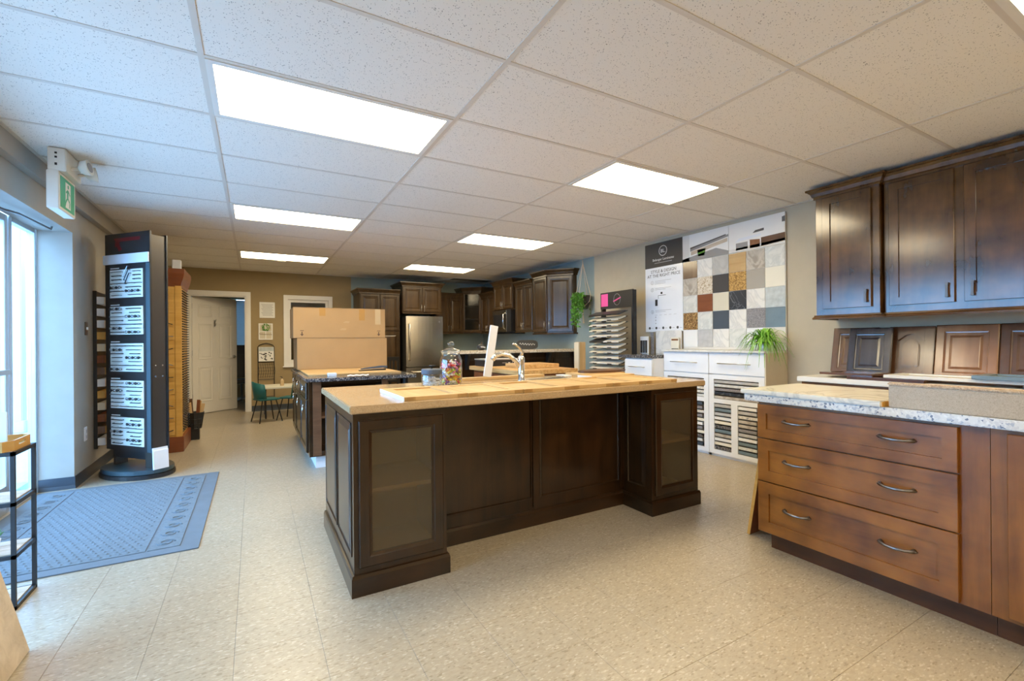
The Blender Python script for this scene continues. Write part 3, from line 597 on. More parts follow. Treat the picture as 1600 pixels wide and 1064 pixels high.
for k in range(7):
    pp.add([(.80+.03*k, 4.74, .8735+.006*(k % 2)), (.83+.03*k, 4.74, .8735+.006*((k+1) % 2)), (.85+.03*k, 4.86, .876+.006*((k+1) % 2)), (.82+.03*k, 4.86, .876+.006*(k % 2))], [(0, 1, 2, 3)])
tag(pp.build('crumpled_paper', 'paper'), 'crumpled white paper scrap on the dark granite', 'paper')
stp = thing('stapler', 'dark long stapler lying on the wood panel before the boxes', 'stapler', (1.03, 5.35, .8865), R(4))
MB().prism([(0, 0), (.30, 0), (.30, .018), (0, .008)], -.025, .025, Matrix.Rotation(R(90), 4, 'X')).build('base', 'black_plastic', stp); MB().prism([(.02, .016), (.32, .028), (.32, .05), (.24, .052), (.02, .026)], -.02, .02, Matrix.Rotation(R(90), 4, 'X')).build('arm', 'blue_shade', stp, .003)
def carton(label, x0, x1, y0, y1, z0, z1, tapes, arrows):
    t_ = thing('cardboard_box', label, 'box', ((x0+x1)/2, y0, z0), 0, 'cardboard boxes on the storage island'); hw = (x1-x0)/2; h_ = z1-z0; d_ = y1-y0
    box('carton', 'cardboard', t_, (-hw, 0, 0), (hw, d_, h_-.004), .004)
    for a, c in ((0, d_/2-.002), (d_/2+.002, d_)): box('flap', 'cardboard', t_, (-hw, a, h_-.004), (hw, c, h_))
    for tx, mat_, l_ in tapes: box('tape', mat_, t_, (tx-.035, -.0008, h_-l_), (tx+.035, 0, h_-.004))
    for ax in arrows:
        q = MB().box(ax-.006, -.001, .045, ax+.006, 0, .075); q.add([(ax-.02, -.001, .048), (ax+.02, -.001, .048), (ax, -.001, .022)], [(0, 1, 2)]); q.box(ax-.02, -.001, .085, ax+.02, 0, .092).build('printed_arrow', 'box_print', t_)
    return t_
carton('plain cardboard box at the bottom of the stack on the granite', .445, 1.515, 6.02, 6.60, .8865, 1.268, [], [])
ub = carton('upper cardboard box with tape strips and printed arrows on top of the stack', .405, 1.495, 6.02, 6.58, 1.2685, 1.640, [(-.22, 'tape', .10), (.25, 'tape', .15), (.45, 'tape_pale', .20)], [-.45, .46])
for bx_, bz_ in ((.06, .19), (.02, .10)): MB().box(bx_-.035, -.0007, bz_, bx_+.035, 0, bz_+.006).box(bx_-.02, -.0007, bz_+.012, bx_+.04, 0, bz_+.017).build('printed_mark', 'tape_pale', ub)
# black slat chair behind
sc_ = thing('slat_back_chair', 'black slat back chair standing between pantry and second island', 'chair', (1.73, 7.15, 0), R(6))
box('seat', 'black_plastic', sc_, (-.2, -.2, .60), (.2, .2, .63), .006)
for a in (-.18, .18):
    for c in (-.18, .18): box('leg', 'black_plastic', sc_, (a-.017, c-.017, 0), (a+.017, c+.017, .60 if c > 0 else .97))
for k in range(5): box('slat', 'black_plastic', sc_, (-.13+k*.056, -.19, .66), (-.10+k*.056, -.175, .93))
box('top_rail', 'black_plastic', sc_, (-.2, -.197, .925), (.2, -.168, .985), .005)

# ================================================================== BUTCHER BLOCK CART
ct = thing('work_cart', 'red brown cart cabinet under the butcher block slab', 'cart', (2.34, 3.99, 0))
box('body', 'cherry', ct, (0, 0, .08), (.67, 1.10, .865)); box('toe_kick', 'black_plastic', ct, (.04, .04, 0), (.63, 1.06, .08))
for k in range(2):
    ya, yb = .05+k*.52, .53+k*.52
    for z0, z1 in ((.68, .84), (.12, .66)):
        q = MB().rings(0, z0, yb-ya, z1-z0, [(0, 0), (0, -.016), (.003, -.018), (.04, -.018), (.042, -.010)]); q.v = [(b_, yb-a, c) for a, b_, c in q.v]; q.build('drawer' if z1 > .7 else 'door', 'cherry', ct)
tag(MB().box(2.30, 3.95, .865, 3.05, 5.15, .910).build('butcher_block_worktop', 'butcher', bevel=.004), 'long butcher block slab on the red brown cart', 'worktop')
tag(MB().box(2.52, 4.20, .9105, 2.98, 4.62, .955).build('butcher_block', 'butcher', bevel=.003), 'thick small butcher block resting on the larger slab', 'butcher block')
bc = thing('appliance_box', 'black low box with silver lid on the butcher block slab', 'box', (2.36, 4.86, .9105)); box('body', 'black_plastic', bc, (0, 0, 0), (.50, .25, .075), .004); box('lid', 'aluminium', bc, (-.004, -.004, .075), (.504, .254, .088), .003)
q = MB().box(.25, -.0008, .035, .31, 0, .039).box(.33, -.0008, .033, .36, 0, .042).tube(arcpts((.40, -.0005, .038), .014, 0, 6.28, 12), .002, 4).build('printed_mark', 'paper', bc)

# ================================================================== KITCHEN
KW = 'wood_kitchen'
def kitchen_cab(label, loc, rz, w, d, z0, z1, ndoors, style='raised', cr=True, handles='bottom', returns=(True, True), hl=.12, name='wall_cabinet', extra=0):
    t_ = thing(name, label, 'cabinet', loc, rz, 'dark kitchen wall cabinets'); loc_z = loc[2]
    box('body', KW, t_, (0, 0, 0), (w, d, z1-z0))
    dw = (w-.02-.006*(ndoors-1))/ndoors
    for k in range(ndoors):
        x = .01+k*(dw+.006)
        dr = door(t_, x, .015, dw, z1-z0-.03, 0, KW, style, fw=.05, glassmat='cab_glass_dark')
        hx = x+dw-.025 if (k % 2 == 0 and ndoors > 1) or (ndoors == 1 and extra == 0) else x+.025
        bar_pull(dr, hx, .09 if handles == 'bottom' else z1-z0-.1, -.02, hl, r=.005)
    if cr:
        p = []
        if returns[0]: p.append((0, d))
        p += [(0, -.012), (w, -.012)]
        if returns[1]: p.append((w, d))
        crown(t_, p, z1-z0-.012, KW, 1.0)
    box('light_rail', KW, t_, (0, -.018, -.02), (w, 0, 0))
    return t_
# pantry
pa = thing('pantry_cabinet', 'tall dark pantry cabinet left of the refrigerator', 'cabinet', (1.69, 8.68, 0), 0)
box('body', KW, pa, (0, 0, .10), (.745, .60, 2.13)); box('toe_kick', 'wood_espresso', pa, (.0, .06, 0), (.745, .6, .10))
for k in range(2):
    for z0, z1 in ((.12, 1.40), (1.43, 2.11)):
        dr = door(pa, .012+k*.362, z0, .356, z1-z0, 0, KW, 'raised', fw=.055)
        bar_pull(dr, .34 if k == 0 else .405, z1-.15 if z0 < 1 else z0+.12, -.02, .14, r=.005)
crown(pa, [(0, .6), (0, -.012), (.745, -.012)], 2.12, KW)
# over-fridge cabinet + refrigerator
fc = kitchen_cab('dark two door cabinet with crown directly above the refrigerator', (2.465, 8.60, 1.775), 0, .785, .68, 1.775, 2.285, 2, hl=.14)
rf = thing('refrigerator', 'stainless steel bottom freezer refrigerator between dark cabinets', 'refrigerator', (2.49, 8.50, 0))
box('case', 'fridge_side', rf, (.0, 0, .03), (.735, .72, 1.69), .006); box('grille', 'fridge_side', rf, (.02, -.02, .0), (.715, .0, .05))
def bowed(z0, z1, nm):
    pts = [(.0+.735*t/10, -.045-.028*math.sin(math.pi*t/10)) for t in range(11)] + [(.735, -.003), (.0, -.003)]
    return MB().prism(pts, z0, z1).build(nm, 'steel', rf, .004)
ud = bowed(.735, 1.70, 'refrigerator_door'); fd = bowed(.06, .722, 'freezer_drawer')
MB().tube([(.055, -.058, .86), (.055, -.098, .88), (.055, -.106, 1.2), (.055, -.098, 1.54), (.055, -.058, 1.56)], .013, 10).build('handle', 'steel', ud, smooth=True)
MB().tube([(.10, -.065, .64), (.12, -.11, .64), (.62, -.11, .64), (.64, -.065, .64)], .013, 10).build('handle', 'steel', fd, smooth=True)
q = MB().lathe([(.001, 0), (.014, 0), (.014, .003), (.001, .004)], n=14); q.v = [(x+.66, -.062-z, y+1.60) for x, y, z in q.v]; q.build('badge', 'chrome', ud)
# far wall cabinet, glass corner cabinet, right wall cabinets
kitchen_cab('dark two door wall cabinet between refrigerator and glass corner cabinet', (3.255, 8.97, 1.392), 0, .61, .33, 1.392, 2.15, 2, cr=True, returns=(False, False))
gc = thing('corner_cabinet', 'dark diagonal corner wall cabinet with a glass door', 'cabinet', (3.868, 9.30, 1.385), 0, 'dark kitchen wall cabinets')
cx = MB(); poly = [(0, 0), (0, -.33), (.292, -.64), (.642, -.64), (.642, 0)]
cx.prism(poly, 0, .02).prism(poly, .87, .89)
cx.box(0, -.33, 0, .018, 0, .89).box(.292, -.64, 0, .642, -.622, .89).box(0, -.015, 0, .642, 0, .89).box(.627, -.64, 0, .642, 0, .89); cx.build('body', KW, gc)
for z in (.30, .58):
    MB().prism([(.02, -.02), (.02, -.33), (.292, -.615), (.62, -.615), (.62, -.02)], z, z+.008).build('glass_shelf', 'white_satin', gc)
ang = math.atan2(-.31, .292); Lg = math.hypot(.31, .292)
gd = door(gc, .0, .015, Lg, .86, 0, KW, 'glass', fw=.055, glassmat='cab_glass_dark'); gd.location = (0, -.33, 0); gd.rotation_euler = (0, 0, ang); bar_pull(gd, Lg-.028, .12, -.02, .12, r=.005)
crown(gc, [(0, 0), (0, -.33), (.292, -.64), (.642, -.64)], .878, KW)
RZ = R(-90)
kitchen_cab('dark two door wall cabinet right of the glass corner cabinet', (4.16, 8.655, 1.385), RZ, .65, .35, 1.385, 2.13, 2, cr=True, returns=(False, False))
kitchen_cab('short dark two door cabinet mounted above the microwave', (4.12, 7.985, 1.80), RZ, .765, .39, 1.80, 2.285, 2, hl=.14)
kitchen_cab('dark two door wall cabinet right of the microwave', (4.16, 7.21, 1.385), RZ, .60, .35, 1.385, 2.20, 2, returns=(False, False))
mw = thing('microwave', 'stainless over the range microwave under the short dark cabinet', 'microwave', (4.10, 7.975, 1.385), RZ)
box('case', 'black_metal', mw, (0, 0, 0), (.745, .41, .41), .004); md = box('door', 'steel', mw, (.0, -.03, .0), (.56, -.001, .41), .006); box('window', 'black_plastic', md, (.05, -.033, .09), (.46, -.0305, .33))
MB().tube([(.52, -.03, .05), (.52, -.07, .08), (.52, -.078, .2), (.52, -.07, .32), (.52, -.03, .35)], .011, 8).build('handle', 'chrome', md, smooth=True)
box('control_panel', 'black_plastic', mw, (.565, -.03, .0), (.745, -.001, .41), .004); box('vent', 'black_metal', mw, (.05, .02, -.035), (.6, .35, 0))
# angled end cabinet
ec = thing('end_cabinet', 'tall dark angled end wall cabinet beside the hanging plant', 'cabinet', (4.51, 6.60, 1.342), 0, 'dark kitchen wall cabinets')
pl = [(0, 0), (-.35, 0), (-.35, -.425), (-.075, -.745), (0, -.745)]
MB().prism(pl, 0, .93).build('body', KW, ec)
e1 = door(ec, 0, .015, .41, .90, 0, KW, 'raised', fw=.05); e1.location = (-.35, -.008, 0); e1.rotation_euler = (0, 0, RZ); bar_pull(e1, .385, .12, -.02, .14, r=.005)
La = math.hypot(.275, .32); aa = math.atan2(-.32, .275)
e2 = door(ec, .008, .015, La-.016, .90, 0, KW, 'raised', fw=.06); e2.location = (-.35, -.425, 0); e2.rotation_euler = (0, 0, aa); bar_pull(e2, .035, .12, -.02, .14, r=.005)
crown(ec, [(-.012, .0), (-.362, 0), (-.362, -.43), (-.08, -.757), (0, -.757)][1:], .918, KW, 1.15)
MB().sweep([(-.352, 0), (-.352, -.425), (-.077, -.747), (0, -.747)], [(0, -.025), (.02, -.025), (.024, 0), (0, 0)]).build('light_rail', KW, ec)
# bar peninsula
br = thing('bar_peninsula', 'dark panelled bar peninsula below the light granite ledge', 'bar', (2.42, 5.78, 0))
box('body', 'wood_espresso', br, (0, 0, 0), (2.085, .16, 1.04))
for k in range(4): MB().rings(.04+k*.51, .14, .46, .82, [(0, 0), (.0, -.006), (.012, -.008), (.02, .0)], fill=False).build('panel_moulding', 'wood_espresso', br)
for x in (.12, .80, 1.45, 1.98):
    MB().prism([(0, 1.04), (0, .82), (-.02, .82), (-.05, .90), (-.09, .98), (-.11, 1.01), (-.11, 1.04)], -.02, .02, Matrix(((0, 0, 1, x), (1, 0, 0, 0), (0, 1, 0, 0), (0, 0, 0, 1)))).build('bracket', 'black_metal', br)
tag(MB().box(2.34, 5.64, 1.041, 4.508, 5.98, 1.083).build('bar_ledge', 'granite_light', bevel=.006), 'light speckled granite bar ledge in front of the kitchen', 'worktop')
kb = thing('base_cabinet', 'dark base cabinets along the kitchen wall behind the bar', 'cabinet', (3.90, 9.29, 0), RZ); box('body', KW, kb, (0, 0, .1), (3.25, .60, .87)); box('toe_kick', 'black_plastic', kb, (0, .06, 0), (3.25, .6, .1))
for k in range(5): door(kb, .02+k*.645, .13, .625, .72, 0, KW, 'raised')
tag(MB().box(3.87, 6.03, .8705, 4.508, 9.295, .905).build('kitchen_counter', 'granite_light', bevel=.004), 'light granite counter along the kitchen wall under the microwave', 'worktop')
pk = thing('pumpkin_ornament', 'small black pumpkin ornament standing on the bar ledge', 'ornament', (2.80, 5.84, 1.0835))
q = MB(); n = 24
for i in range(9):
    ph = math.pi*i/8
    for j in range(n):
        a = 2*math.pi*j/n; rr = .062*math.sin(ph)*(1-.10*abs(math.sin(a*3.5)))+.001; q.v.append((rr*math.cos(a), rr*math.sin(a), .045-.045*math.cos(ph)))
for i in range(8):
    for j in range(n): q.f.append((i*n+j, i*n+(j+1) % n, (i+1)*n+(j+1) % n, (i+1)*n+j))
q.build('body', 'black_plastic', pk, smooth=True); MB().tube([(0, 0, .085), (.004, 0, .10), (.012, 0, .112)], [.008, .006, .007], 6).build('stem', 'walnut', pk)
def squiggle(x0, x1, y, z, h, n, mat, parent, ysign=-1):
    pts = [(x0+(x1-x0)*i/(n*8), y, z+h*math.sin(i*2*math.pi/8)*(.6+.4*math.sin(i*.7))) for i in range(n*8+1)]
    return MB().tube(pts, .0022, 4).build('lettering', mat, parent)
squiggle(-.035, .035, -.0605, .045, .012, 4, 'paper', pk)
ov = thing('oval_sign', 'black oval plaque with white script standing on the bar ledge', 'plaque', (3.62, 5.93, 1.0835), R(-18)); ov.rotation_euler = (R(-12), 0, R(-18))
MB().prism([(.17*math.copysign(abs(math.cos(a*.2618))**.6, math.cos(a*.2618)), .072+.072*math.copysign(abs(math.sin(a*.2618))**.6, math.sin(a*.2618))) for a in range(24)], -.006, .006, Matrix.Rotation(R(90), 4, 'X')).build('plaque', 'black_plastic', ov, .002)
squiggle(-.12, .12, -.009, .08, .02, 6, 'paper', ov)
tp = thing('wood_post', 'square pale wood post standing upright beside the laminate chip stand', 'post', (3.93, 5.03, 0)); box('post', 'maple_z', tp, (-.05, -.05, 0), (.05, .05, 1.19), .003); box('shim', 'beige_side', tp, (-.07, -.05, 0), (-.051, .05, 1.185))
# hanging plant
hp = thing('hanging_plant', 'black hanging pot with trailing ivy in a knotted rope sling', 'plant', (4.37, 5.52, ZC))
MB().lathe([(.02, -.815), (.07, -.805), (.105, -.72), (.125, -.60), (.118, -.60), (.098, -.715), (.001, -.72)], n=20).build('pot', 'pot_dark', hp, smooth=True); MB().lathe([(.001, -.635), (.115, -.63), (.115, -.64), (.001, -.64)], n=16).build('soil', 'soil', hp)
rp_ = MB().tube([(0, 0, 0), (0, 0, -.10)], .006, 6)
for k in range(4):
    a = k*math.pi/2+.4; b2_ = a+math.pi/4
    rp_.tube([(0, 0, -.10), (.08*math.cos(a), .08*math.sin(a), -.42), (.131*math.cos(a), .131*math.sin(a), -.60), (.118*math.cos(a), .118*math.sin(a), -.68)], .0042, 5)
    for s_ in (-1, 1): rp_.tube([(.118*math.cos(a), .118*math.sin(a), -.68), (.10*math.cos(a+s_*.78), .10*math.sin(a+s_*.78), -.76), (.0, .0, -.835)], .0042, 5)
rp_.tube([(0, 0, -.83), (0, 0, -.90), (.01, 0, -1.02)], [.008, .007, .014], 6).build('rope_sling', 'rope', hp)
vn = MB(); lv = MB()
for k in range(14):
    a = math.pi+random.uniform(-1.0, 1.0); ln = random.uniform(.15, .62) if k < 9 else random.uniform(.3, .72)
    if k > 11: a = random.uniform(-.6, .4); ln = .55
    pts = [(.09*math.cos(a), .09*math.sin(a), -.62), (.14*math.cos(a), .14*math.sin(a), -.60)]
    nseg = 8; bx_ = random.uniform(-.02, .05)
    for i in range(1, nseg+1): pts.append(((.145+bx_*i/nseg)*math.cos(a)+random.uniform(-.008, .008), (.145+bx_*i/nseg)*math.sin(a)+random.uniform(-.008, .008), -.60-ln*i/nseg))
    vn.tube(pts, .0022, 4)
    for p in pts[1:]:
        for r_ in range(5 if k < 12 else 2):
            s_ = random.uniform(.018, .034); mt_ = Matrix.Translation(Vector(p)+Vector((random.uniform(-.03, .03), random.uniform(-.03, .03), random.uniform(-.02, .02)))) @ Matrix.Rotation(random.uniform(0, 6.28), 4, 'Z') @ Matrix.Rotation(random.uniform(.4, 1.6), 4, 'X')
            lv.add([mt_ @ Vector(v_) for v_ in ((0, 0, 0), (s_*.6, s_*.4, .003), (s_*.35, s_, 0), (0, s_*1.3, -.003), (-s_*.35, s_, 0), (-s_*.6, s_*.4, .003))], [(0, 1, 2, 3), (0, 3, 4, 5)])
vn.build('vines', 'leaf_ivy', hp); lo = lv.build('foliage', 'leaf_ivy', hp); lo['kind'] = 'stuff'
# ceiling fittings
sd = thing('smoke_detector', 'small round white ceiling fitting near the farthest light', 'detector', (.375, 7.873, ZC)); MB().lathe([(.001, -.03), (.05, -.028), (.065, -.012), (.068, 0), (.001, 0)], n=20).build('cover', 'unit_white', sd, smooth=True); MB().lathe([(.001, -.034), (.012, -.033), (.012, -.028), (.001, -.028)], n=10).build('lens', 'ink_grey', sd)
vt = thing('ceiling_vent', 'long dark slotted ceiling vent above the kitchen corner', 'vent', (3.47, 8.50, ZC-.002))
box('frame', 'unit_white', vt, (0, 0, -.012), (.90, .30, 0)); 
for k in range(5): box('slot', 'ink', vt, (.02, .025+k*.052, -.014), (.88, .055+k*.052, -.012))
# ================================================================== LAMINATE DISPLAY WALL
# local frame for things on the right wall: x runs towards the viewer (-y world), front faces -x world
bd = thing('laminate_display', 'large wall display board of laminate swatches with a printed info panel', 'display board', (4.505, 4.352, 1.10), RZ)
BW = 1.815
box('backing', 'stone_far', bd, (.60, -.018, 0), (BW, 0, 1.035)); ip = box('info_panel', 'white_gloss', bd, (0, -.022, .215), (.598, 0, 1.035)); hp_ = box('logo_panel', 'print_dark', bd, (0, -.024, 1.037), (.598, 0, 1.345))
def card(nm, mat, par, x0, z0, x1, z1, y=-.0225, t_=.0008): return box(nm, mat, par, (x0, y-t_, z0), (x1, y, z1))
# logo: ring with letters, brand lines
q = MB().tube(arcpts((.30, -.0255, 1.235), .062, 0, 2*math.pi, 28)[:-1], .004, 4, closed=True); q.build('logo_ring', 'paper', hp_)
tx = (R(90), 0, 0)
text('lettering', 'BL.', .062, 'paper', hp_, (.30, -.0245, 1.213), tx, 'CENTER'); text('lettering', 'Belanger Laminates', .044, 'paper', hp_, (.30, -.0245, 1.118), tx, 'CENTER'); card('text_line', 'ink_grey', hp_, .16, 1.086, .44, 1.094, -.0240)
text('lettering', 'STYLE & DESIGN', .056, 'print_dark', ip, (.30, -.0225, .965), tx, 'CENTER'); text('lettering', 'AT THE RIGHT PRICE', .056, 'print_dark', ip, (.30, -.0225, .910), tx, 'CENTER')
for k, (zz, nl) in enumerate(((.845, 3), (.752, 2), (.470, 2))):
    MB().tube(arcpts((.118, -.0225, zz), .022, 0, 2*math.pi, 16)[:-1], .0022, 4, closed=True).build('number_ring', 'ink_grey', ip); text('lettering', str(k+1), .026, 'ink', ip, (.118, -.0225, zz-.009), tx, 'CENTER')
    for l_ in range(nl): card('text_line', 'ink_grey', ip, .165, zz+.014-l_*.018, .165+(.26 if l_ == 0 else .17), zz+.018-l_*.018)
card('swatch_print', 'ink', ip, .165, .545, .205, .625); card('diagram_line', 'ink', ip, .215, .672, .34, .677); card('diagram_line', 'ink', ip, .215, .635, .219, .677); card('diagram_print', 'ink', ip, .255, .690, .285, .716)
for k in range(3): card('bullet', 'ink_grey', ip, .165, .395-k*.04, .180, .407-k*.04)
for k in range(5): card('text_line', 'ink_grey', ip, .16+k*.075, .425, .20+k*.075, .428)
for k in range(5):
    q = MB().lathe([(.001, 0), (.017, 0), (.017, .001), (.001, .001)], n=12); q.v = [(x+.07+k*.112, -.0225-z, y+.262) for x, y, z in q.v]; q.build('icon', 'print_dark', ip); card('text_line', 'ink_grey', ip, .10+k*.112, .258, .135+k*.112, .263)
# two header photographs, flat prints of rooms
def photo(x0, x1, nm, parts):
    p = box('header_photo', 'paper', bd, (x0, -.024, 1.037), (x1, 0, 1.345)); p['label'] = nm
    for mat, poly in parts:
        pts = [(x0+a*(x1-x0), 1.037+c*.308) for a, c in poly]
        MB().prism([(a, c) for a, c in pts], .0242, .0246, Matrix(((1, 0, 0, 0), (0, 0, -1, 0), (0, 1, 0, 0), (0, 0, 0, 1)))).build('print_area', mat, p)
photo(.602, 1.208, 'printed room view with a long dark counter', [('stone_far', [(0, 0), (.16, 0), (.16, 1), (0, 1)]), ('photo_grey', [(.18, .35), (1, .62), (1, .70), (.18, .46)]), ('photo_grey', [(.0, 0), (1, .0), (1, .12), (.75, .30), (.30, .18), (0, .10)]), ('photo_dark', [(.18, .44), (.95, .68), (.95, .72), (.18, .50)]), ('shelf_board', [(.2, .2), (.98, .45), (.98, .58), (.2, .34)]), ('leaf_ivy', [(.36, .12), (.50, .12), (.53, .38), (.34, .36)])])
photo(1.212, BW, 'printed room view with a pale island and wood cabinets', [('stone_far', [(0, 0), (1, 0), (1, .18), (0, .12)]), ('walnut', [(.60, .05), (1, .10), (1, .36), (.60, .34)]), ('door_copper', [(.40, .05), (.58, .05), (.58, .30), (.40, .34)]), ('white_gloss', [(.12, .34), (.60, .40), (.60, .48), (.2, .46)]), ('photo_dark', [(.45, .54), (.65, .56), (.65, .64), (.5, .62)]), ('photo_dark', [(.95, .70), (1, .70), (1, .88), (.95, .86)]), ('photo_grey', [(.14, .06), (.36, .06), (.36, .30), (.14, .30)])])
grid = [['door_taupe', 'marble_white', 'marble_grey', 'maple_x', 'stone_taupe', 'stone_pale'],
        ['stone_taupe', 'granite_light', 'print_dark', 'flake_gold', 'swatch_greige', 'swatch_cream'],
        ['stone_pale', 'cherry', 'swatch_sand', 'marble_dark', 'marble_white', 'swatch_bluegrey'],
        ['flake_brown', 'stone_pale', 'swatch_navy', 'marble_white', 'grit', 'swatch_slate'],
        ['swatch_white', 'swatch_grey', 'marble_white', 'stone_pale', 'swatch_white', 'marble_white']]
plain('swatch_greige', (.36, .33, .28), .4); plain('swatch_cream', (.74, .70, .58), .4); plain('swatch_sand', (.62, .58, .46), .4); plain('swatch_bluegrey', (.46, .50, .50), .4, var=.15, vs=20); plain('swatch_navy', (.055, .075, .10), .35); plain('swatch_slate', (.16, .22, .26), .3, var=.1); plain('swatch_white', (.76, .77, .77), .35); plain('swatch_grey', (.46, .46, .46), .4, var=.1, vs=20)
sw = {}
for r_, row in enumerate(grid):
    for c_, mt_ in enumerate(row):
        if mt_ not in sw: sw[mt_] = MB().box(.0015, -.006, .0015, .1985, 0, .1995).mesh('laminate_swatch', mt_)
        inst('laminate_swatch', sw[mt_], bd, (.605+c_*.2015, -.018, 1.030-.201*(r_+1)))
# boards standing behind the small cabinet
for k, (ya, yb, mt_, x_, h_, lb) in enumerate(((4.16, 3.76, 'marble_white', 4.47, .29, 'pale woodgrain sample panel standing below the info panel'), (4.22, 4.17, 'grit', 4.44, .27, 'narrow dark grey sample strip standing below the info panel'))):
    q = MB().box(x_-.01, yb, 1.036, x_, ya, 1.036+h_).build('sample_sheet', mt_); tag(q, lb, 'sample panel')
lc = thing('label_card', 'small cream display card with orange heading beside the swatches', 'card', (4.42, 3.82, 1.036), RZ); box('card', 'swatch_cream', lc, (-.06, -.006, 0), (.06, 0, .20)); box('heading', 'door_copper', lc, (-.05, -.007, .165), (.05, -.006, .185)); box('dark_band', 'ink', lc, (-.05, -.007, .04), (.05, -.006, .07))
sp_ = thing('edge_sample_holder', 'small white holder of dark edge samples on the low white cabinet', 'holder', (4.36, 4.262, 1.036), RZ); box('back', 'paper', sp_, (-.07, 0, 0), (.07, .01, .22)); 
for k in range(3): box('edge_sample', 'print_dark', sp_, (-.055+k*.04, -.012, .01), (-.03+k*.04, 0, .17))
# low white cabinet with dark top
lw = thing('white_cabinet', 'low white drawer cabinet with dark top beside the chip stand', 'cabinet', (3.98, 4.20, 0), RZ)
box('body', 'white_satin', lw, (0, 0, .06), (.44, .52, .995)); box('toe_kick', 'black_plastic', lw, (.0, .05, 0), (.44, .5, .06))
for z0, z1 in ((.78, .985), (.43, .775), (.07, .425)):
    d_ = box('drawer', 'white_gloss', lw, (.003, -.018, z0), (.437, -.001, z1-.004), .0015); bar_pull(d_, .22, z1-.09, -.018, .26, 'nickel', False, .005)
tag(MB().box(3.95, 3.762, .9955, 4.505, 4.30, 1.035).build('dark_countertop', 'granite_dark', bevel=.003), 'dark stone top on the low white cabinet', 'worktop')
# tall white sample cabinets
LAB = {'stone_pale': 'pale grey', 'marble_grey': 'light grey', 'grit': 'dark grey', 'marble_dark': 'black veined', 'walnut': 'brown', 'swatch_slate': 'blue grey', 'swatch_navy': 'navy', 'swatch_cream': 'cream', 'flake_brown': 'brown flecked', 'stone_taupe': 'taupe', 'swatch_grey': 'mid grey', 'swatch_white': 'white', 'granite_dark': 'dark mottled', 'door_taupe': 'warm brown', 'granite': 'grey speckled'}
NTH = ['first', 'second', 'third', 'fourth', 'fifth', 'sixth', 'seventh', 'eighth', 'ninth', 'tenth', 'eleventh', 'twelfth']
lm = {}
for u in range(2):
    side = ('left', 'right')[u]; yo = 3.757-u*.605
    cb = thing('sample_cabinet', 'tall white laminate sample cabinet, the %s of the two' % side, 'cabinet', (4.15, yo, 0), RZ, 'white sample cabinets under the display board')
    UW = .603
    bb = MB().box(0, .02, 0, .018, .34, 1.075).box(UW-.018, .02, 0, UW, .34, 1.075).box(0, .02, 0, UW, .34, .05).box(0, .02, .84, UW, .34, 1.075).box(0, .33, 0, UW, .35, 1.075)
    bb.build('body', 'white_satin', cb)
    if u == 1: box('end_panel', 'beige_side', cb, (UW, .0, 0), (UW+.012, .355, 1.075))
    d_ = box('drawer', 'white_gloss', cb, (.002, 0, .855), (UW-.002, .019, 1.072), .002); bar_pull(d_, UW*.5, .965, 0, .36, 'nickel', False, .0055)
    f = MB(); slots = [(.06, .52, .60, .80), (.06, .245, .075, .555), (.31, .52, .075, .555)]
    xs = [0, .06, .245, .31, .52, UW]
    f.box(.002, 0, .03, UW-.002, .019, .075).box(.002, 0, .80, UW-.002, .019, .848).box(.002, 0, .075, .06, .019, .80).box(.545, 0, .075, UW-.002, .019, .80).box(.06, 0, .555, .545, .019, .60).box(.255, 0, .075, .325, .019, .555)
    f.build('slotted_front', 'white_gloss', cb)
    slots = [(.062, .543, .60, .80, 5, 'wide slot'), (.062, .253, .078, .555, 11, 'lower left slot'), (.327, .543, .078, .555, 11, 'lower right slot')]
    for (xa, xb, za, zb, n_, sn) in slots:
        dz = (zb-za)/n_
        for k in range(n_):
            ch = random.choice(['stone_pale', 'marble_grey', 'grit', 'swatch_slate', 'stone_pale', 'swatch_grey', 'swatch_white', 'granite', 'swatch_navy', 'stone_taupe', 'granite_dark', 'swatch_cream', 'swatch_slate', 'marble_grey'])
            if u == 1 and n_ == 5: ch = ['marble_grey', 'stone_pale', 'grit', 'marble_dark', 'stone_taupe'][k]
            z_ = zb-(k+1)*dz
            key = (n_ == 5, ch)
            if key not in lm: lm[key] = MB().box(0, .0, .0, xb-xa-.002, .16, dz*.66).mesh('laminate_sample', ch)
            sh = box('rack_shelf', 'print_dark', cb, (xa, .004, z_), (xb, .30, z_+.003)) if True else None
            o = bpy.data.objects.new('laminate_sample', lm[key]); C.objects.link(o); o.location = (4.15+.006, yo-xa-.001, z_+.0035); o.rotation_euler = (0, 0, RZ)
            tag(o, '%s laminate sample, %s from top, %s, %s white cabinet' % (LAB[ch], NTH[k], sn, side), 'laminate sample', 'laminate samples in the %s white cabinet' % side)
tag(MB().box(4.125, 2.535, 1.0755, 4.505, 3.765, 1.098).build('marble_top', 'marble_white', bevel=.003), 'white marble look top over the two sample cabinets', 'worktop')
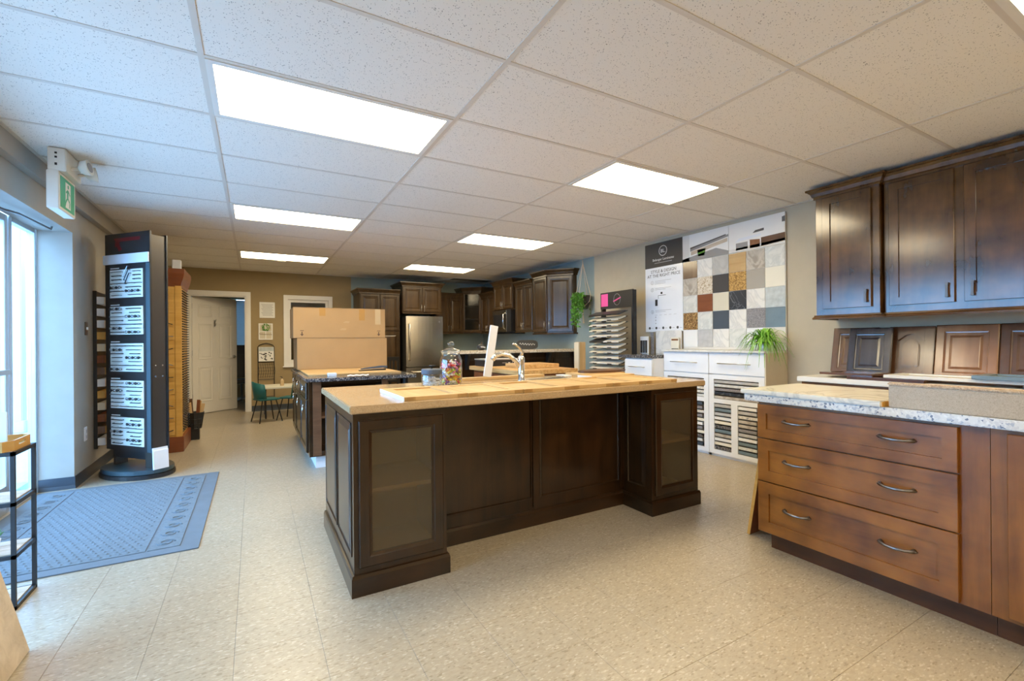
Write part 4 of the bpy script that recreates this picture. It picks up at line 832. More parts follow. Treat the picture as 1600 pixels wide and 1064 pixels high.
# chips stand
cs = thing('laminate_chip_stand', 'black floor stand of tiered laminate chips with a pink card on its header', 'display stand', (4.16, 4.93, 0), RZ)
SWD = .62
for x in (0, SWD-.035): box('upright', 'black_metal', cs, (x, .06, 0), (x+.035, .12, 1.86), .002)
hd_ = box('header', 'black_metal', cs, (0, .05, 1.64), (SWD, .075, 1.865), .002); box('pink_card', 'pink', hd_, (.02, .047, 1.675), (.155, .0495, 1.845))
MB().tube([(.335+.062*math.cos(a*.2618), .047, 1.755+.075*math.sin(a*.2618)) for a in range(24)], .003, 4, closed=True).build('logo_ring', 'ink_grey', hd_); MB().box(-.075, -.0015, -.008, .075, 0, .008, Matrix.Translation((.335, .048, 1.755)) @ Matrix.Rotation(R(-18), 4, 'Y')).build('logo_bar', 'pink', hd_)
box('foot', 'black_metal', cs, (0, -.2, 0), (SWD, .2, .03), .003)
tilt = R(20); tray = None
chipm = {c_: MB().box(0, 0, 0, .285, .14, .014).mesh('chip_stack', c_) for c_ in ('laminate_white', 'swatch_cream', 'print_dark', 'swatch_greige', 'stone_pale')}
for k in range(15):
    z = .535+k*.0715
    if tray is None: tray = MB().box(0, 0, 0, SWD-.035, .16, .008).box(0, -.004, 0, SWD-.035, 0, .02).mesh('tray', 'black_metal')
    tr_ = inst('tray', tray, cs, (-.03, -.12, z), (tilt, 0, 0))
    for s_ in range(2):
        c_ = 'print_dark' if k == 14 or (k == 9 and s_ == 0) else random.choice(['laminate_white', 'laminate_white', 'stone_pale', 'swatch_cream'])
        ch = inst('chip_stack', chipm[c_], tr_, (.005+s_*.292, -.012, .008))
        box('thumb_notch', 'ink', tr_, (.08+s_*.292, -.0135, .0082), (.16+s_*.292, -.012, .020))
# spider plant
spn = thing('spider_plant', 'bright green spider plant on top of the white sample cabinets', 'plant', (4.30, 2.64, 1.0985)); MB().lathe([(.045, 0), (.055, .01), (.065, .07), (.060, .07), (.05, .02), (.001, .02)], n=16).build('pot', 'white_gloss', spn, smooth=True)
lf = MB()
for k in range(230):
    a = random.uniform(0, 6.28); L_ = random.uniform(.14, .37); up = random.uniform(.04, .14); drop = random.uniform(.0, .30) if math.cos(a) < .3 else 0.02
    if math.cos(a) > .3: L_ *= .55
    pv = []
    for i in range(6):
        t_ = i/5; pv.append(Vector((math.cos(a)*L_*.75*t_**.8, math.sin(a)*L_*.75*t_**.8, .06+up*math.sin(t_*2.3)*1.2-drop*t_**2.2)))
    sd_ = Vector((-math.sin(a), math.cos(a), 0))
    vs = []
    for i, p in enumerate(pv): w__ = .007*(1-abs(2*i/5-.8)/1.4); vs += [p-sd_*w__, p+sd_*w__+Vector((0, 0, .001))]
    lf.add(vs, [(2*i, 2*i+1, 2*i+3, 2*i+2) for i in range(5)])
fo = lf.build('foliage', 'leaf_spider', spn); fo['kind'] = 'stuff'

# ================================================================== RIGHT: UPPER CABINETS
UP = 'wood_upper'
u1 = thing('upper_cabinet', 'stepped out single door dark upper cabinet nearest the sample board', 'cabinet', (4.15, 2.092, 1.405), RZ, 'upper cabinets on the right wall')
box('body', UP, u1, (0, 0, 0), (.45, .355, 1.02)); d_ = door(u1, .055, .05, .345, .92, 0, UP, 'shaker', fw=.058); 
def flat_pull(par, x, z, y, h=.10):
    q = MB().box(x-.007, y-.022, z-h/2, x+.007, y-.014, z+h/2).box(x-.009, y-.024, z-h/2, x+.009, y, z-h/2+.016).box(x-.009, y-.024, z+h/2-.016, x+.009, y, z+h/2).build('handle', 'bronze', par, .0015)
flat_pull(d_, .37, .135, -.02)
crown(u1, [(0, .355), (0, -.004), (.45, -.004), (.45, .05)], .975, UP, .95); MB().sweep([(0, .35), (0, 0), (.45, 0), (.45, .06)], [(-.002, -.035), (.022, -.035), (.024, -.022), (.014, -.012), (.012, 0), (-.002, 0)]).build('light_rail', 'wood_upper_x', u1)
u2_ = thing('upper_cabinet', 'wide two door dark upper cabinet running out of the right frame edge', 'cabinet', (4.20, 1.632, 1.405), RZ, 'upper cabinets on the right wall')
box('body', UP, u2_, (0, 0, 0), (1.00, .305, 1.02))
for x0, hx in ((.035, .37), (.455, .50)):
    d_ = door(u2_, x0, .05, .37 if x0 < .1 else .50, .92, 0, UP, 'shaker', fw=.058); flat_pull(d_, hx, .135, -.02)
crown(u2_, [(0, -.004), (1.0, -.004)], .975, UP, .95); MB().sweep([(0, 0), (1.0, 0)], [(-.002, -.035), (.022, -.035), (.024, -.022), (.014, -.012), (.012, 0), (-.002, 0)]).build('light_rail', 'wood_upper_x', u2_)
# wall counter beneath
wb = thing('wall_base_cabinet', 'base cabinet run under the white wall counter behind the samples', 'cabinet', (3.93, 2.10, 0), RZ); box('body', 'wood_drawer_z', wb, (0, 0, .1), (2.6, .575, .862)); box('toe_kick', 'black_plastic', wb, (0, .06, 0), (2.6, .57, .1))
for k in range(5): door(wb, .02+k*.515, .13, .50, .71, 0, 'wood_drawer_z', 'shaker')
tag(MB().box(3.895, -.55, .8625, 4.505, 2.12, .902).build('white_counter', 'laminate_white', bevel=.003), 'white laminate wall counter under the leaning sample doors', 'worktop')
# leaning sample doors against the wall
lean = [(2.105, .335, .40, 'door_taupe', 4.40, 'taupe raised panel sample door, leftmost of the leaning row, partly covered', 'raised'),
        (1.955, .300, .395, 'door_blue', 4.34, 'blue black raised panel sample door standing in front of the leaning row', 'raised'),
        (1.700, .285, .40, 'door_walnut', 4.40, 'arched panel walnut sample door leaning beside the blue black one', 'arch'),
        (1.410, .335, .405, 'door_copper', 4.40, 'copper brown raised panel sample door, in the middle of the leaning row', 'raised'),
        (1.070, .335, .405, 'door_dark', 4.40, 'mottled brown raised panel sample door at the right frame edge', 'raised')]
for yl, w0, h0, mt_, xf, lb, st in lean:
    t_ = thing('sample_door', lb, 'sample door', (xf, yl, .9025), 0, 'stained sample doors leaning on the wall'); t_.rotation_euler = (R(-11), 0, RZ)
    if st == 'raised':
        d_ = door(t_, 0, 0, w0, h0, 0, mt_, 'raised', fw=.062, name='frame')
        for ch in d_.children: pass
        box('back', mt_, t_, (.004, -.012, .004), (w0-.004, .0, h0-.004))
    else:
        fw = .058; q = MB().box(0, -.02, 0, fw, 0, h0).box(w0-fw, -.02, 0, w0, 0, h0).box(fw, -.02, 0, w0-fw, 0, fw)
        ar = [(fw+(w0-2*fw)*i/10, h0-.115+.055*math.sin(math.pi*i/10)) for i in range(11)] + [(w0-fw, h0), (fw, h0)]
        q.prism(ar, 0, .02, Matrix.Rotation(R(90), 4, 'X')); q.build('frame', mt_, t_, .003); box('back', 'door_dark', t_, (fw, -.003, fw), (w0-fw, 0, h0-.03))
        pa_ = [(fw+.03, fw+.03), (w0-fw-.03, fw+.03)] + [(w0-fw-.03-(w0-2*fw-.06)*i/10, h0-.15+.05*math.sin(math.pi*i/10)) for i in range(11)]
        MB().prism(pa_, 0, .015, Matrix.Rotation(R(90), 4, 'X')).build('panel', mt_, t_, .005)
# samples lying on the wall counter
def flat_door(label, x, y, w0, d0, z, mt_, rz=0, th=.02):
    t_ = thing('sample_door', label, 'sample door', (x, y, z), rz, 'sample doors lying on the counters'); fw = .055
    box('stile', mt_, t_, (0, 0, 0), (fw, d0, th), .002); box('stile', mt_, t_, (w0-fw, 0, 0), (w0, d0, th), .002); box('rail', mt_, t_, (fw, 0, 0), (w0-fw, fw, th)); box('rail', mt_, t_, (fw, d0-fw, 0), (w0-fw, d0, th)); box('panel', mt_, t_, (fw, fw, .002), (w0-fw, d0-fw, th*.6)); return t_
flat_door('brown sample door lying at the left of the white wall counter', 3.96, 1.62, .30, .36, .9255, 'door_walnut', 0, .018)
flat_door('purple brown sample door lying flat under the other samples', 3.90, 1.30, .30, .46, .9025, 'door_dark', 0, .022)
flat_door('long white sample door lying on the other samples', 3.93, .78, .32, .76, .9255, 'laminate_white', 0, .022)
flat_door('slate blue sample door on the white wall counter near the frame edge', 3.90, .45, .30, .62, .9485, 'swatch_slate', R(0), .024)
tag(box('navy_sheet', 'swatch_navy', None, (3.90, .30, .9025), (4.25, .85, .9245), .002), 'navy sample panel under the slate blue sample door', 'panel')
# ================================================================== RIGHT: DRAWER BASE
db = thing('drawer_cabinet', 'honey brown drawer cabinet with three wide drawers under the grey speckled granite', 'cabinet', (2.545, 1.600, 0), RZ)
WD = 'wood_drawer'; H3 = .852
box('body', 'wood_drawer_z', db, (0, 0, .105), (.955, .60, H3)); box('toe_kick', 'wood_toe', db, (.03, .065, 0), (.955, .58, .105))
for z0, z1 in ((.648, .838), (.402, .642), (.112, .396)):
    d_ = door(db, .005, z0, .86, z1-z0, 0, WD, 'shaker', fw=.062 if z1 < .8 else .05, t=.022, name='drawer')
    zc = (z0+z1)/2+.012
    arch_pull(d_, .215, zc, -.012, .125); arch_pull(d_, .655, zc, -.012, .125)
db2 = thing('base_cabinet', 'honey brown door cabinet right of the three wide drawers', 'cabinet', (2.545, .643, 0), RZ)
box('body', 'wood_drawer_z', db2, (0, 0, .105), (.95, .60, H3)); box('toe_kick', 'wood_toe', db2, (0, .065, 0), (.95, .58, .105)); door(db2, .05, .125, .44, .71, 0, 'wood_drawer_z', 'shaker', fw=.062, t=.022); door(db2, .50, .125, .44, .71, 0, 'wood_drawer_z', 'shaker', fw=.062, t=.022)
gt = MB().box(2.505, -.40, .853, 3.17, 1.665, .893).build('granite_countertop', 'granite', bevel=.004); tag(gt, 'white and grey speckled granite countertop on the honey brown drawers', 'worktop')
sl_ = thing('marble_slab', 'cream marble laminate slab lying on the left of the granite', 'slab', (2.49, .985, .8935)); 
MB().prism([(0, 0), (.60, .0), (.60, .695), (0, .695)], .0, .026).build('slab', 'marble_cream', sl_, .005); box('raw_edge', 'oak_yellow', sl_, (.004, -.003, .001), (.596, 0, .024))
bs = thing('backsplash_sample', 'beige speckled countertop section with upstand standing on the granite', 'countertop sample', (2.525, .97, .8935))
box('upstand', 'beige_laminate', bs, (0, -1.2, 0), (.030, 0, .100), .003); box('top_edge', 'beige_edge', bs, (-.003, -1.2, .100), (.034, .003, .114), .004); box('ledge', 'beige_laminate', bs, (.03, -1.2, 0), (.22, 0, .03), .003)
lp = thing('leaning_wood_sheet', 'orange brown wood panel leaning on the end of the drawer cabinet', 'panel', (2.66, 1.735, .002), R(0)); lp.rotation_euler = (R(9), 0, 0)
box('panel', 'cherry', lp, (0, 0, 0), (.42, .018, .62), .002); box('edge', 'oak_yellow', lp, (-.003, 0, .0), (0, .018, .62))

# ================================================================== LEFT: EXIT SIGN
ex = thing('exit_sign', 'white emergency light unit with a green running man exit sign under the ceiling', 'exit sign', (-1.10, 4.03, ZC))
box('sign_housing', 'unit_white', ex, (-.062, 0, -.395), (0, .31, -.148), .004); box('battery_box', 'unit_white', ex, (-.055, .0, -.148), (.035, .30, -.001), .004)
for k, z in enumerate((-.035, -.062, -.105)): MB().box(-.02, -.002, z-.006-.004*(k == 2), -.008, 0, z+.006).build('indicator', 'ink', ex)
gs = box('green_face', 'green_sign', ex, (0, .025, -.375), (.002, .285, -.170)); 
man = MB().box(.002, .11, -.36, .003, .205, -.19); man.build('doorway', 'paper', gs)
pg = MB()
def limb(p, q, w_): 
    d = Vector((0, q[0]-p[0], q[1]-p[1])); n_ = Vector((0, -d.z, d.y)).normalized()*w_
    P, Q = Vector((.0036, *p)), Vector((.0036, *q)); pg.add([P-n_, P+n_, Q+n_, Q-n_], [(0, 1, 2, 3)])
limb((.15, -.235), (.145, -.29), .014); limb((.145, -.29), (.115, -.32), .008); limb((.115, -.32), (.10, -.35), .007); limb((.15, -.29), (.185, -.315), .008); limb((.185, -.315), (.18, -.35), .007); limb((.16, -.24), (.19, -.265), .006); limb((.145, -.24), (.115, -.26), .006)
pg.add([(.0036, .158+.014*math.cos(a*.5236), -.213+.014*math.sin(a*.5236)) for a in range(12)], [tuple(range(12))]); pg.build('running_figure', 'green_sign', gs)
for dy, rr in ((.10, .15), (.24, -.2)):
    q = MB().tube([(.03, dy, -.10), (.07, dy+.01, -.09)], .012, 8); q.build('lamp_arm', 'unit_white', ex)
    q = MB().lathe([(.018, 0), (.045, .02), (.052, .06), (.050, .062), (.001, .055)], n=18); Mx = Matrix.Translation((.07, dy+.01, -.085)) @ Matrix.Rotation(R(80), 4, 'Y') @ Matrix.Rotation(rr, 4, 'X'); q.v = [tuple(Mx @ Vector(v_)) for v_ in q.v]; q.build('lamp_head', 'unit_white', ex, smooth=True)
    q = MB().lathe([(.001, .058), (.032, .060), (.032, .064), (.001, .066)], n=14); q.v = [tuple(Mx @ Vector(v_)) for v_ in q.v]; q.build('lamp_lens', 'ink_grey', ex)
# switch, outlet
sw_ = thing('wall_switch', 'brown grey light switch plate on the left wall', 'switch', (X0, 5.50, 1.355)); box('plate', 'bronze', sw_, (0, -.035, -.06), (.006, .035, .06), .002); box('toggle', 'white_satin', sw_, (.006, -.008, -.012), (.018, .008, .014))
ou = thing('wall_outlet', 'white wall outlet above the left baseboard', 'outlet', (X0, 5.46, .408)); box('plate', 'white_satin', ou, (0, -.038, -.062), (.006, .038, .062), .002)
for z in (-.03, .02): box('socket', 'white_gloss', ou, (.006, -.018, z-.014), (.009, .018, z+.016), .002)
# ------------------------------------------------------------------ entrance mat
ma = thing('entrance_mat', 'blue grey embossed entrance mat on the floor by the storefront', 'mat', (-.295, 3.262, .0005))
MW, ML = 1.235, 1.835
box('backing', 'mat_rim', ma, (-MW, 0, 0), (0, ML, .006), .002)
box('centre_field', 'mat_grey', ma, (-.985, .085, .006), (-.265, ML-.085, .010)); 
for x0, x1 in ((-.255, -.10), (-1.15, -.995)): box('border_band', 'mat_grey', ma, (x0, .085, .006), (x1, ML-.085, .010))
pn = MB()
for i in range(17):
    for j in range(40):
        x = -.96+i*.041+(.02 if j % 2 else 0); y = .11+j*.0415
        if x > -.285: continue
        pn.add([(x-.013, y, .010), (x, y-.010, .010), (x+.013, y, .010), (x, y+.010, .010), (x, y, .0165)], [(0, 1, 4), (1, 2, 4), (2, 3, 4), (3, 0, 4)])
for xc in (-.178, -1.072):
    for k in range(11):
        y = .17+k*.148
        for s_ in (-1, 1): pn.tube([(xc+s_*.045*math.cos(a*.55)*(1-a*.07), y+.045*math.sin(a*.55)*s_*(1-a*.07), .011) for a in range(10)], .0045, 5)
po = pn.build('embossed_pattern', 'mat_grey', ma); po['kind'] = 'stuff'
# ------------------------------------------------------------------ black metal shelf with tray
ms_ = thing('metal_shelf', 'black metal frame shelf unit with wood boards at the left frame edge', 'shelf', (-.955, 2.925, 0))
SL, SD = .60, .238; T_ = .0075
for x in (-T_*2, -SL):
    for y in (0, SD-T_*2): box('post', 'black_metal', ms_, (x, y, 0), (x+T_*2, y+T_*2, .718))
for z in (.0, .235, .475, .705):
    q = MB().box(-SL, 0, z, 0, .014, z+.018).box(-SL, SD-.014, z, 0, SD, z+.018).box(-.014, 0, z, 0, SD, z+.018).box(-SL, 0, z, -SL+.014, SD, z+.018); q.build('shelf_frame', 'black_metal', ms_)
    if z < .7:
        for k in range(3): box('shelf_plank', 'shelf_board', ms_, (-SL+.015, .016+k*.069, z+.012), (-.015, .080+k*.069, z+.022))
ty = thing('wooden_tray', 'honey coloured wooden tray with cut out handles on the metal shelf', 'tray', (-.965, 2.925, .7235))
MB().prism([(-.58, .03), (-.55, 0), (-.03, 0), (0, .03), (0, .205), (-.03, .235), (-.55, .235), (-.58, .205)], 0, .008).build('base', 'tray_wood', ty)
def wall_(p, q, nm='tray_side', hole=False):
    d = Vector((q[0]-p[0], q[1]-p[1], 0)); L_ = d.length; a = math.atan2(d.y, d.x); Mx = Matrix.Translation((p[0], p[1], 0)) @ Matrix.Rotation(a, 4, 'Z'); q_ = MB()
    if hole: q_.box(0, 0, .008, L_, .008, .022, Mx).box(0, 0, .036, L_, .008, .048, Mx).box(0, 0, .022, L_*.28, .008, .036, Mx).box(L_*.72, 0, .022, L_, .008, .036, Mx)
    else: q_.box(0, 0, .008, L_, .008, .048, Mx)
    q_.build(nm, 'tray_wood', ty)
TP = [(-.55, 0), (-.03, 0), (0, .03), (0, .205), (-.03, .235), (-.55, .235), (-.58, .205), (-.58, .03)]
for k in range(8): wall_(TP[k], TP[(k+1) % 8], hole=(k in (2, 6)))
cdp = thing('display_card', 'whitish translucent acrylic card holder standing in the wooden tray', 'card holder', (-1.135, 3.00, .7325), R(-8))
plain('acrylic', (.62, .62, .62), .25); box('sheet', 'acrylic', cdp, (-.14, 0, 0), (.14, .006, .17), .002); box('foot', 'acrylic', cdp, (-.14, 0, 0), (.14, .07, .004)); 
for k in range(3): box('printed_line', 'tape_pale', cdp, (-.10, -.0008, .11-k*.025), (.09-k*.02, 0, .118-k*.025))
gp = thing('succulent', 'small green succulent on the middle shelf of the metal unit', 'plant', (-1.075, 3.02, .2575)); MB().lathe([(.03, 0), (.042, .05), (.038, .05), (.001, .045)], n=14).build('pot', 'white_gloss', gp, smooth=True)
lf = MB()
for k in range(26):
    a = k*2.4; t_ = k/26; r0 = .012+.035*t_; 
    lf.tube([(r0*.2*math.cos(a), r0*.2*math.sin(a), .05), (r0*.8*math.cos(a), r0*.8*math.sin(a), .062+.03*(1-t_)), (r0*1.25*math.cos(a), r0*1.25*math.sin(a), .075+.04*(1-t_))], [.004, .008, .001], 6)
plain('leaf_succulent', (.10, .32, .17), .5); lf.build('leaves', 'leaf_succulent', gp, smooth=True)
pb = MB().box(0, 0, 0, .014, .40, .95).build('leaning_board', 'shelf_board', bevel=.001); pb.location = (-.795, 2.112, .001); pb.rotation_euler = (0, R(-13.5), 0); tag(pb, 'light wood board leaning at the lower left frame corner', 'board')
# ------------------------------------------------------------------ hardware tower
tw = thing('hardware_tower', 'tall black revolving tower of cabinet handle sample boards on an oval base', 'display tower', (-.958, 5.454, 0), R(-47.2)); tw.scale = (1.03, 1.03, 1.015)
def oval(a, b_, n=36): return [(a*math.cos(2*math.pi*k/n), b_*math.sin(2*math.pi*k/n)) for k in range(n)]
MB().prism(oval(.345, .235), 0, .036).build('base', 'tower_black', tw, .004); MB().prism(oval(.335, .225), .040, .078).build('turntable', 'tower_board', tw, .004)
HW = .288
box('front_board', 'tower_black', tw, (-HW, -.078, .225), (HW, -.062, 2.205), .002); box('back_board', 'tower_black', tw, (-HW, .062, .225), (HW, .078, 2.19), .002)
box('core', 'tower_core', tw, (-HW+.03, -.062, .225), (HW-.012, .062, 2.175)); box('edge_strip', 'tower_board', tw, (HW-.05, -.0795, .225), (HW, -.078, 1.92))
box('crossbar', 'tower_black', tw, (-.24, -.05, .15), (.26, .05, .225)); box('leg', 'tower_core', tw, (HW-.10, -.06, .078), (HW-.012, .06, .225)); box('leg', 'tower_core', tw, (-.24, -.05, .078), (-.21, .05, .15))
for z in (.9, 1.0): 
    for y in (-.03, .03): MB().cyl((HW-.012, y, z), (HW-.009, y, z), .006, 8).build('screw', 'chrome', tw)
box('logo_band', 'tower_black', tw, (-HW+.005, -.0790, 2.015), (HW-.005, -.078, 2.195))
lg = MB(); 
for p in ([(-.14, 2.06), (-.10, 2.06), (-.06, 1.98), (-.10, 1.96)], [(-.17, 2.13), (.17, 2.13), (.17, 2.085), (-.14, 2.085)], [(-.15, 2.085), (-.09, 2.085), (-.09, 2.04), (-.15, 2.02)]): lg.add([(x, -.0797, 2.04+(z-1.96)*.72) for x, z in p], [(0, 1, 2, 3)])
lg.build('red_logo', 'red', tw)
box('header_strip', 'white_satin', tw, (-HW-.006, -.092, 1.925), (HW-.004, -.079, 2.012), .002, label='pale horizontal sample strip')
pulls = {L_: MB().tube([(-L_/2, 0, 0), (-L_/2, -.016, 0), (L_/2, -.016, 0), (L_/2, 0, 0)], .0042, 5).mesh('pull', 'pull_dark') for L_ in (.08, .11, .14, .17)}
pulls2 = {L_: MB().tube([(-L_/2, 0, 0), (-L_/2, -.016, 0), (L_/2, -.016, 0), (L_/2, 0, 0)], .0042, 5).mesh('pull', 'pull_silver') for L_ in (.08, .11, .14, .17)}
def lathe_y(prof, mat, nm):
    q = MB().lathe(prof, n=10); q.v = [(x, -z, y) for x, y, z in q.v]; return q.mesh(nm, mat, smooth=True)
knob = [lathe_y([(.004, 0), (.005, .008), (.013, .014), (.013, .02), (.001, .023)], k_, 'knob') for k_ in ('pull_dark', 'pull_silver')]
for bi in range(5):
    zt = 1.872-bi*.336
    bo = box('sample_board', 'sample_plate', tw, (-.215, -.084, zt-.255), (.205, -.0785, zt))
    box('board_heading', 'sample_plate', bo, (-.215, -.0795, zt+.012), (-.10, -.0786, zt+.020))
    rw = 7
    for r_ in range(rw):
        z = zt-.022-r_*.0352
        seed = (bi*7+r_*3) % 5
        pk_ = pulls if (r_+bi) % 3 else pulls2
        if seed in (0, 1, 3):
            inst('pull', pk_[random.choice((.11, .14, .17))], bo, (-.115, -.084, z))
            if bi == 0 and r_ < 4:
                inst('pull', pk_[.11], bo, (.01+.012*r_, -.086, z+.004*r_), (0, R(-58), 0)); inst('pull', pk_[.08], bo, (.145, -.084, z))
            elif (r_+bi) % 2:
                for k in range(5): inst('knob', knob[(k+bi) % 2], bo, (.02+k*.038, -.084, z))
            else: inst('pull', pk_[random.choice((.11, .14))], bo, (.115, -.084, z))
        elif seed == 2:
            for k in range(4): inst('knob', knob[(k+r_) % 2], bo, (-.185+k*.04, -.084, z))
            inst('pull', pk_[.17], bo, (.10, -.084, z))
        else:
            inst('pull', pk_[.08], bo, (-.15, -.084, z)); inst('pull', pk_[.08], bo, (-.04, -.084, z)); inst('pull', pk_[.08], bo, (.06, -.084, z)); inst('pull', pk_[.08], bo, (.155, -.084, z))
wbk = thing('baseboard_sample', 'white baseboard sample propped on the tower base', 'moulding sample', (-.752, 5.19, .0798), R(38)); wbk.rotation_euler = (R(-3), 0, R(38))
MB().prism([(0, 0), (-.018, 0), (-.018, .165), (-.012, .175), (-.012, .192), (0, .192)], -.062, .062, Matrix(((0, 0, 1, 0), (1, 0, 0, 0), (0, 1, 0, 0), (0, 0, 0, 1)))).build('moulding', 'white_gloss', wbk)
# narrow wall rack behind the tower
nr = thing('wall_sample_rack', 'narrow black wall rack with rows of pale samples behind the tower', 'sample rack', (X0, 5.70, .22)); box('side_rail', 'black_metal', nr, (.002, 0, 0), (.030, .02, 1.50), .002); box('side_rail', 'black_metal', nr, (.002, .60, 0), (.030, .62, 1.50)); box('back', 'black_plastic', nr, (.0, .02, 0), (.012, .60, 1.50))
for k in range(13): box('rack_sample', ['white_satin', 'beige_side', 'door_taupe', 'oak_yellow', 'cherry'][0 if k > 9 else (k*2) % 5], nr, (.030, .004, .03+k*.112), (.085, .59, .10+k*.112))
for k in range(2):
    q = tag(MB().box(-.05, -.012, 0, .05, .012, .17).build('wood_block', 'maple_z', bevel=.002), ['short raw wood plank leaning behind the tower base', 'second raw wood plank behind the tower base'][k], 'plank', 'raw wood offcuts by the tower'); q.location = (-1.04+k*.14, 5.93, .010); q.rotation_euler = (R(-14), R(10-28*k), R(20))
# ------------------------------------------------------------------ wooden knob cabinet
kc = thing('knob_display', 'tall yellow wood tower of knob boards with red brown crown and plinth', 'display tower', (-.725, 6.30, 0))
box('plinth', 'cherry', kc, (-.50, -.025, 0), (.028, .63, .17), .004); box('body', 'oak_yellow', kc, (-.47, 0, .17), (0, .60, 1.86))
MB().sweep([(-.47, .6), (-.47, 0), (0, 0), (0, .6)], [(-.02, 1.85), (.008, 1.85), (.012, 1.88), (.035, 1.95), (.045, 2.0), (.045, 2.05), (-.02, 2.05)]).build('crown_moulding', 'cherry', kc); box('cap', 'cherry', kc, (-.47, 0, 1.86), (0, .6, 2.045))
box('corner_post', 'oak_yellow', kc, (-.045, -.012, .17), (.012, .03, 1.86)); kn = MB(); 
for k in range(11):
    z = .19+k*.152; b_ = box('knob_board', 'oak_yellow', kc, (-.45, -.010, z), (-.05, 0, z+.142), .002)
    if k > 8:
        for i in range(6):
            for j in range(2): inst('knob', knob[0], b_, (-.42+i*.06, -.010, z+.04+j*.06), sc=(1.5, 1.5, 1.5))
    else:
        for i in range(3): inst('pull', [pulls, pulls2][(k+i) % 2][.11], b_, (-.38+i*.13, -.010, z+.04+.03*(i % 2)), (0, R(20*(k % 3)-20), 0))
for k in range(56):
    z = .22+k*.029; 
    for y in (.10, .24, .38, .52): kn.tube([(.0, y-.04, z), (.022, y-.04, z), (.022, y+.04, z+.004), (.0, y+.04, z+.004)], .0045, 4)
ko = kn.build('side_pulls', 'pull_dark', kc); ko['kind'] = 'stuff'
tag(MB().box(-.80, 6.34, 2.0505, -.72, 6.42, 2.16).build('white_carton', 'white_satin', bevel=.004), 'small white carton on top of the yellow knob tower', 'carton')
bk = thing('sample_basket', 'black wire basket holding wood sample sticks beside the knob tower', 'basket', (-.665, 7.02, .14))
q = MB()
for z in (.0, .06, .12, .20): q.tube([((.07+.15*z)*math.cos(a*.5236), (.07+.15*z)*math.sin(a*.5236), z) for a in range(12)], .004, 5, closed=True)
for a in range(12): q.tube([(.07*math.cos(a*.5236), .07*math.sin(a*.5236), 0), (.10*math.cos(a*.5236), .10*math.sin(a*.5236), .20)], .003, 4)
q.build('wire_frame', 'black_metal', bk); MB().lathe([(.068, 0), (.098, .198), (.094, .198), (.064, .004), (.001, .004)], n=12).build('liner', 'black_plastic', bk); MB().box(-.05, -.05, -.14, .05, .05, 0).build('stand', 'black_metal', bk)
for k in range(6):
    st_ = MB().box(-.018, -.006, 0, .018, .006, .30+.03*(k % 3)).build('wood_stick', ['maple_z', 'oak_yellow', 'walnut', 'beige_side', 'maple_z', 'cherry'][k]); st_.location = (-.665+.045*math.cos(k*1.05), 7.02+.045*math.sin(k*1.05), .150); st_.rotation_euler = (R(-9*math.sin(k*1.05)), R(9*math.cos(k*1.05)), 0)
    tag(st_, '%s wood sample stick standing in the black wire basket' % ['pale maple', 'yellow oak', 'dark walnut', 'beige', 'light maple', 'red cherry'][k], 'wood stick', 'sticks in the wire basket')
# ================================================================== FAR WALL PROPS
sg = thing('wall_notice', 'white framed printed notice on the tan far wall', 'notice', (.083, Y1-.001, 1.663)); box('board', 'paper', sg, (0, -.012, 0), (.245, 0, .283), .003)
for k in range(9): box('text_line', 'ink_grey', sg, (.03+.01*(k % 3), -.0128, .235-k*.024), (.215-.014*(k % 2), -.012, .242-k*.024))
wr = thing('wreath_decor', 'small white window frame decoration with a green wreath', 'wall decor', (.067, Y1-.001, 1.272)); q = MB()
for a, c in (((0, 0), (.018, .292)), ((.205, 0), (.223, .292)), ((.018, 0), (.205, .018)), ((.018, .274), (.205, .292)), ((.104, .018), (.119, .274)), ((.018, .145), (.104, .157)), ((.119, .145), (.205, .157))): q.box(a[0], -.014, a[1], c[0], 0, c[1])
q.build('frame', 'white_trim', wr); box('backing', 'beige_side', wr, (.018, -.003, .018), (.205, 0, .274)); wl_ = MB()
for k in range(70):
    a = random.uniform(0, 6.28); rr = random.uniform(.035, .066); c = Vector((.112+rr*math.cos(a), -.02-random.random()*.012, .215+rr*math.sin(a))); s_ = .014; b_ = random.uniform(0, 6.28)
    wl_.add([c, c+Vector((math.cos(b_)*s_, -.004, math.sin(b_)*s_)), c+Vector((math.cos(b_+.6)*s_*1.4, 0, math.sin(b_+.6)*s_*1.4)), c+Vector((math.cos(b_+1.2)*s_, .002, math.sin(b_+1.2)*s_))], [(0, 1, 2, 3)])
wl_.build('wreath', 'leaf_ivy', wr); squiggle(.012, .205, -.018, .10, .018, 6, 'walnut', wr)
rk = thing('magazine_rack', 'black wrought iron rack with wire basket on the far wall', 'rack', (.055, Y1-.02, .245)); q = MB().tube([(0, 0, 0), (0, 0, .90), (.02, 0, .93), (.07, 0, .95), (.127, 0, .965), (.184, 0, .95), (.234, 0, .93), (.254, 0, .90), (.254, 0, 0)], .007, 6)
for z in (.01, .32, .63): q.tube([(0, 0, z), (.254, 0, z)], .005, 6)
q.build('frame', 'black_metal', rk)
q = MB()
for k in range(8): q.tube([(.0+.036*k, -.002, .35), (.018+.036*k, -.002, .46), (.0+.036*k, -.002, .60)], .0025, 4); 
for k in range(5): q.tube([(0, -.002, .36+k*.055), (.254, -.002, .36+k*.055)], .002, 4)
q.build('wire_mesh', 'black_metal', rk)
cl = thing('wall_calendar', 'calendar with a snowy village picture hung on the iron rack', 'calendar', (.065, Y1-.035, .885)); box('sheet', 'paper', cl, (0, -.004, 0), (.24, 0, .255)); box('picture_sky', 'swatch_bluegrey', cl, (.003, -.005, .18), (.237, -.004, .252))
q = MB()
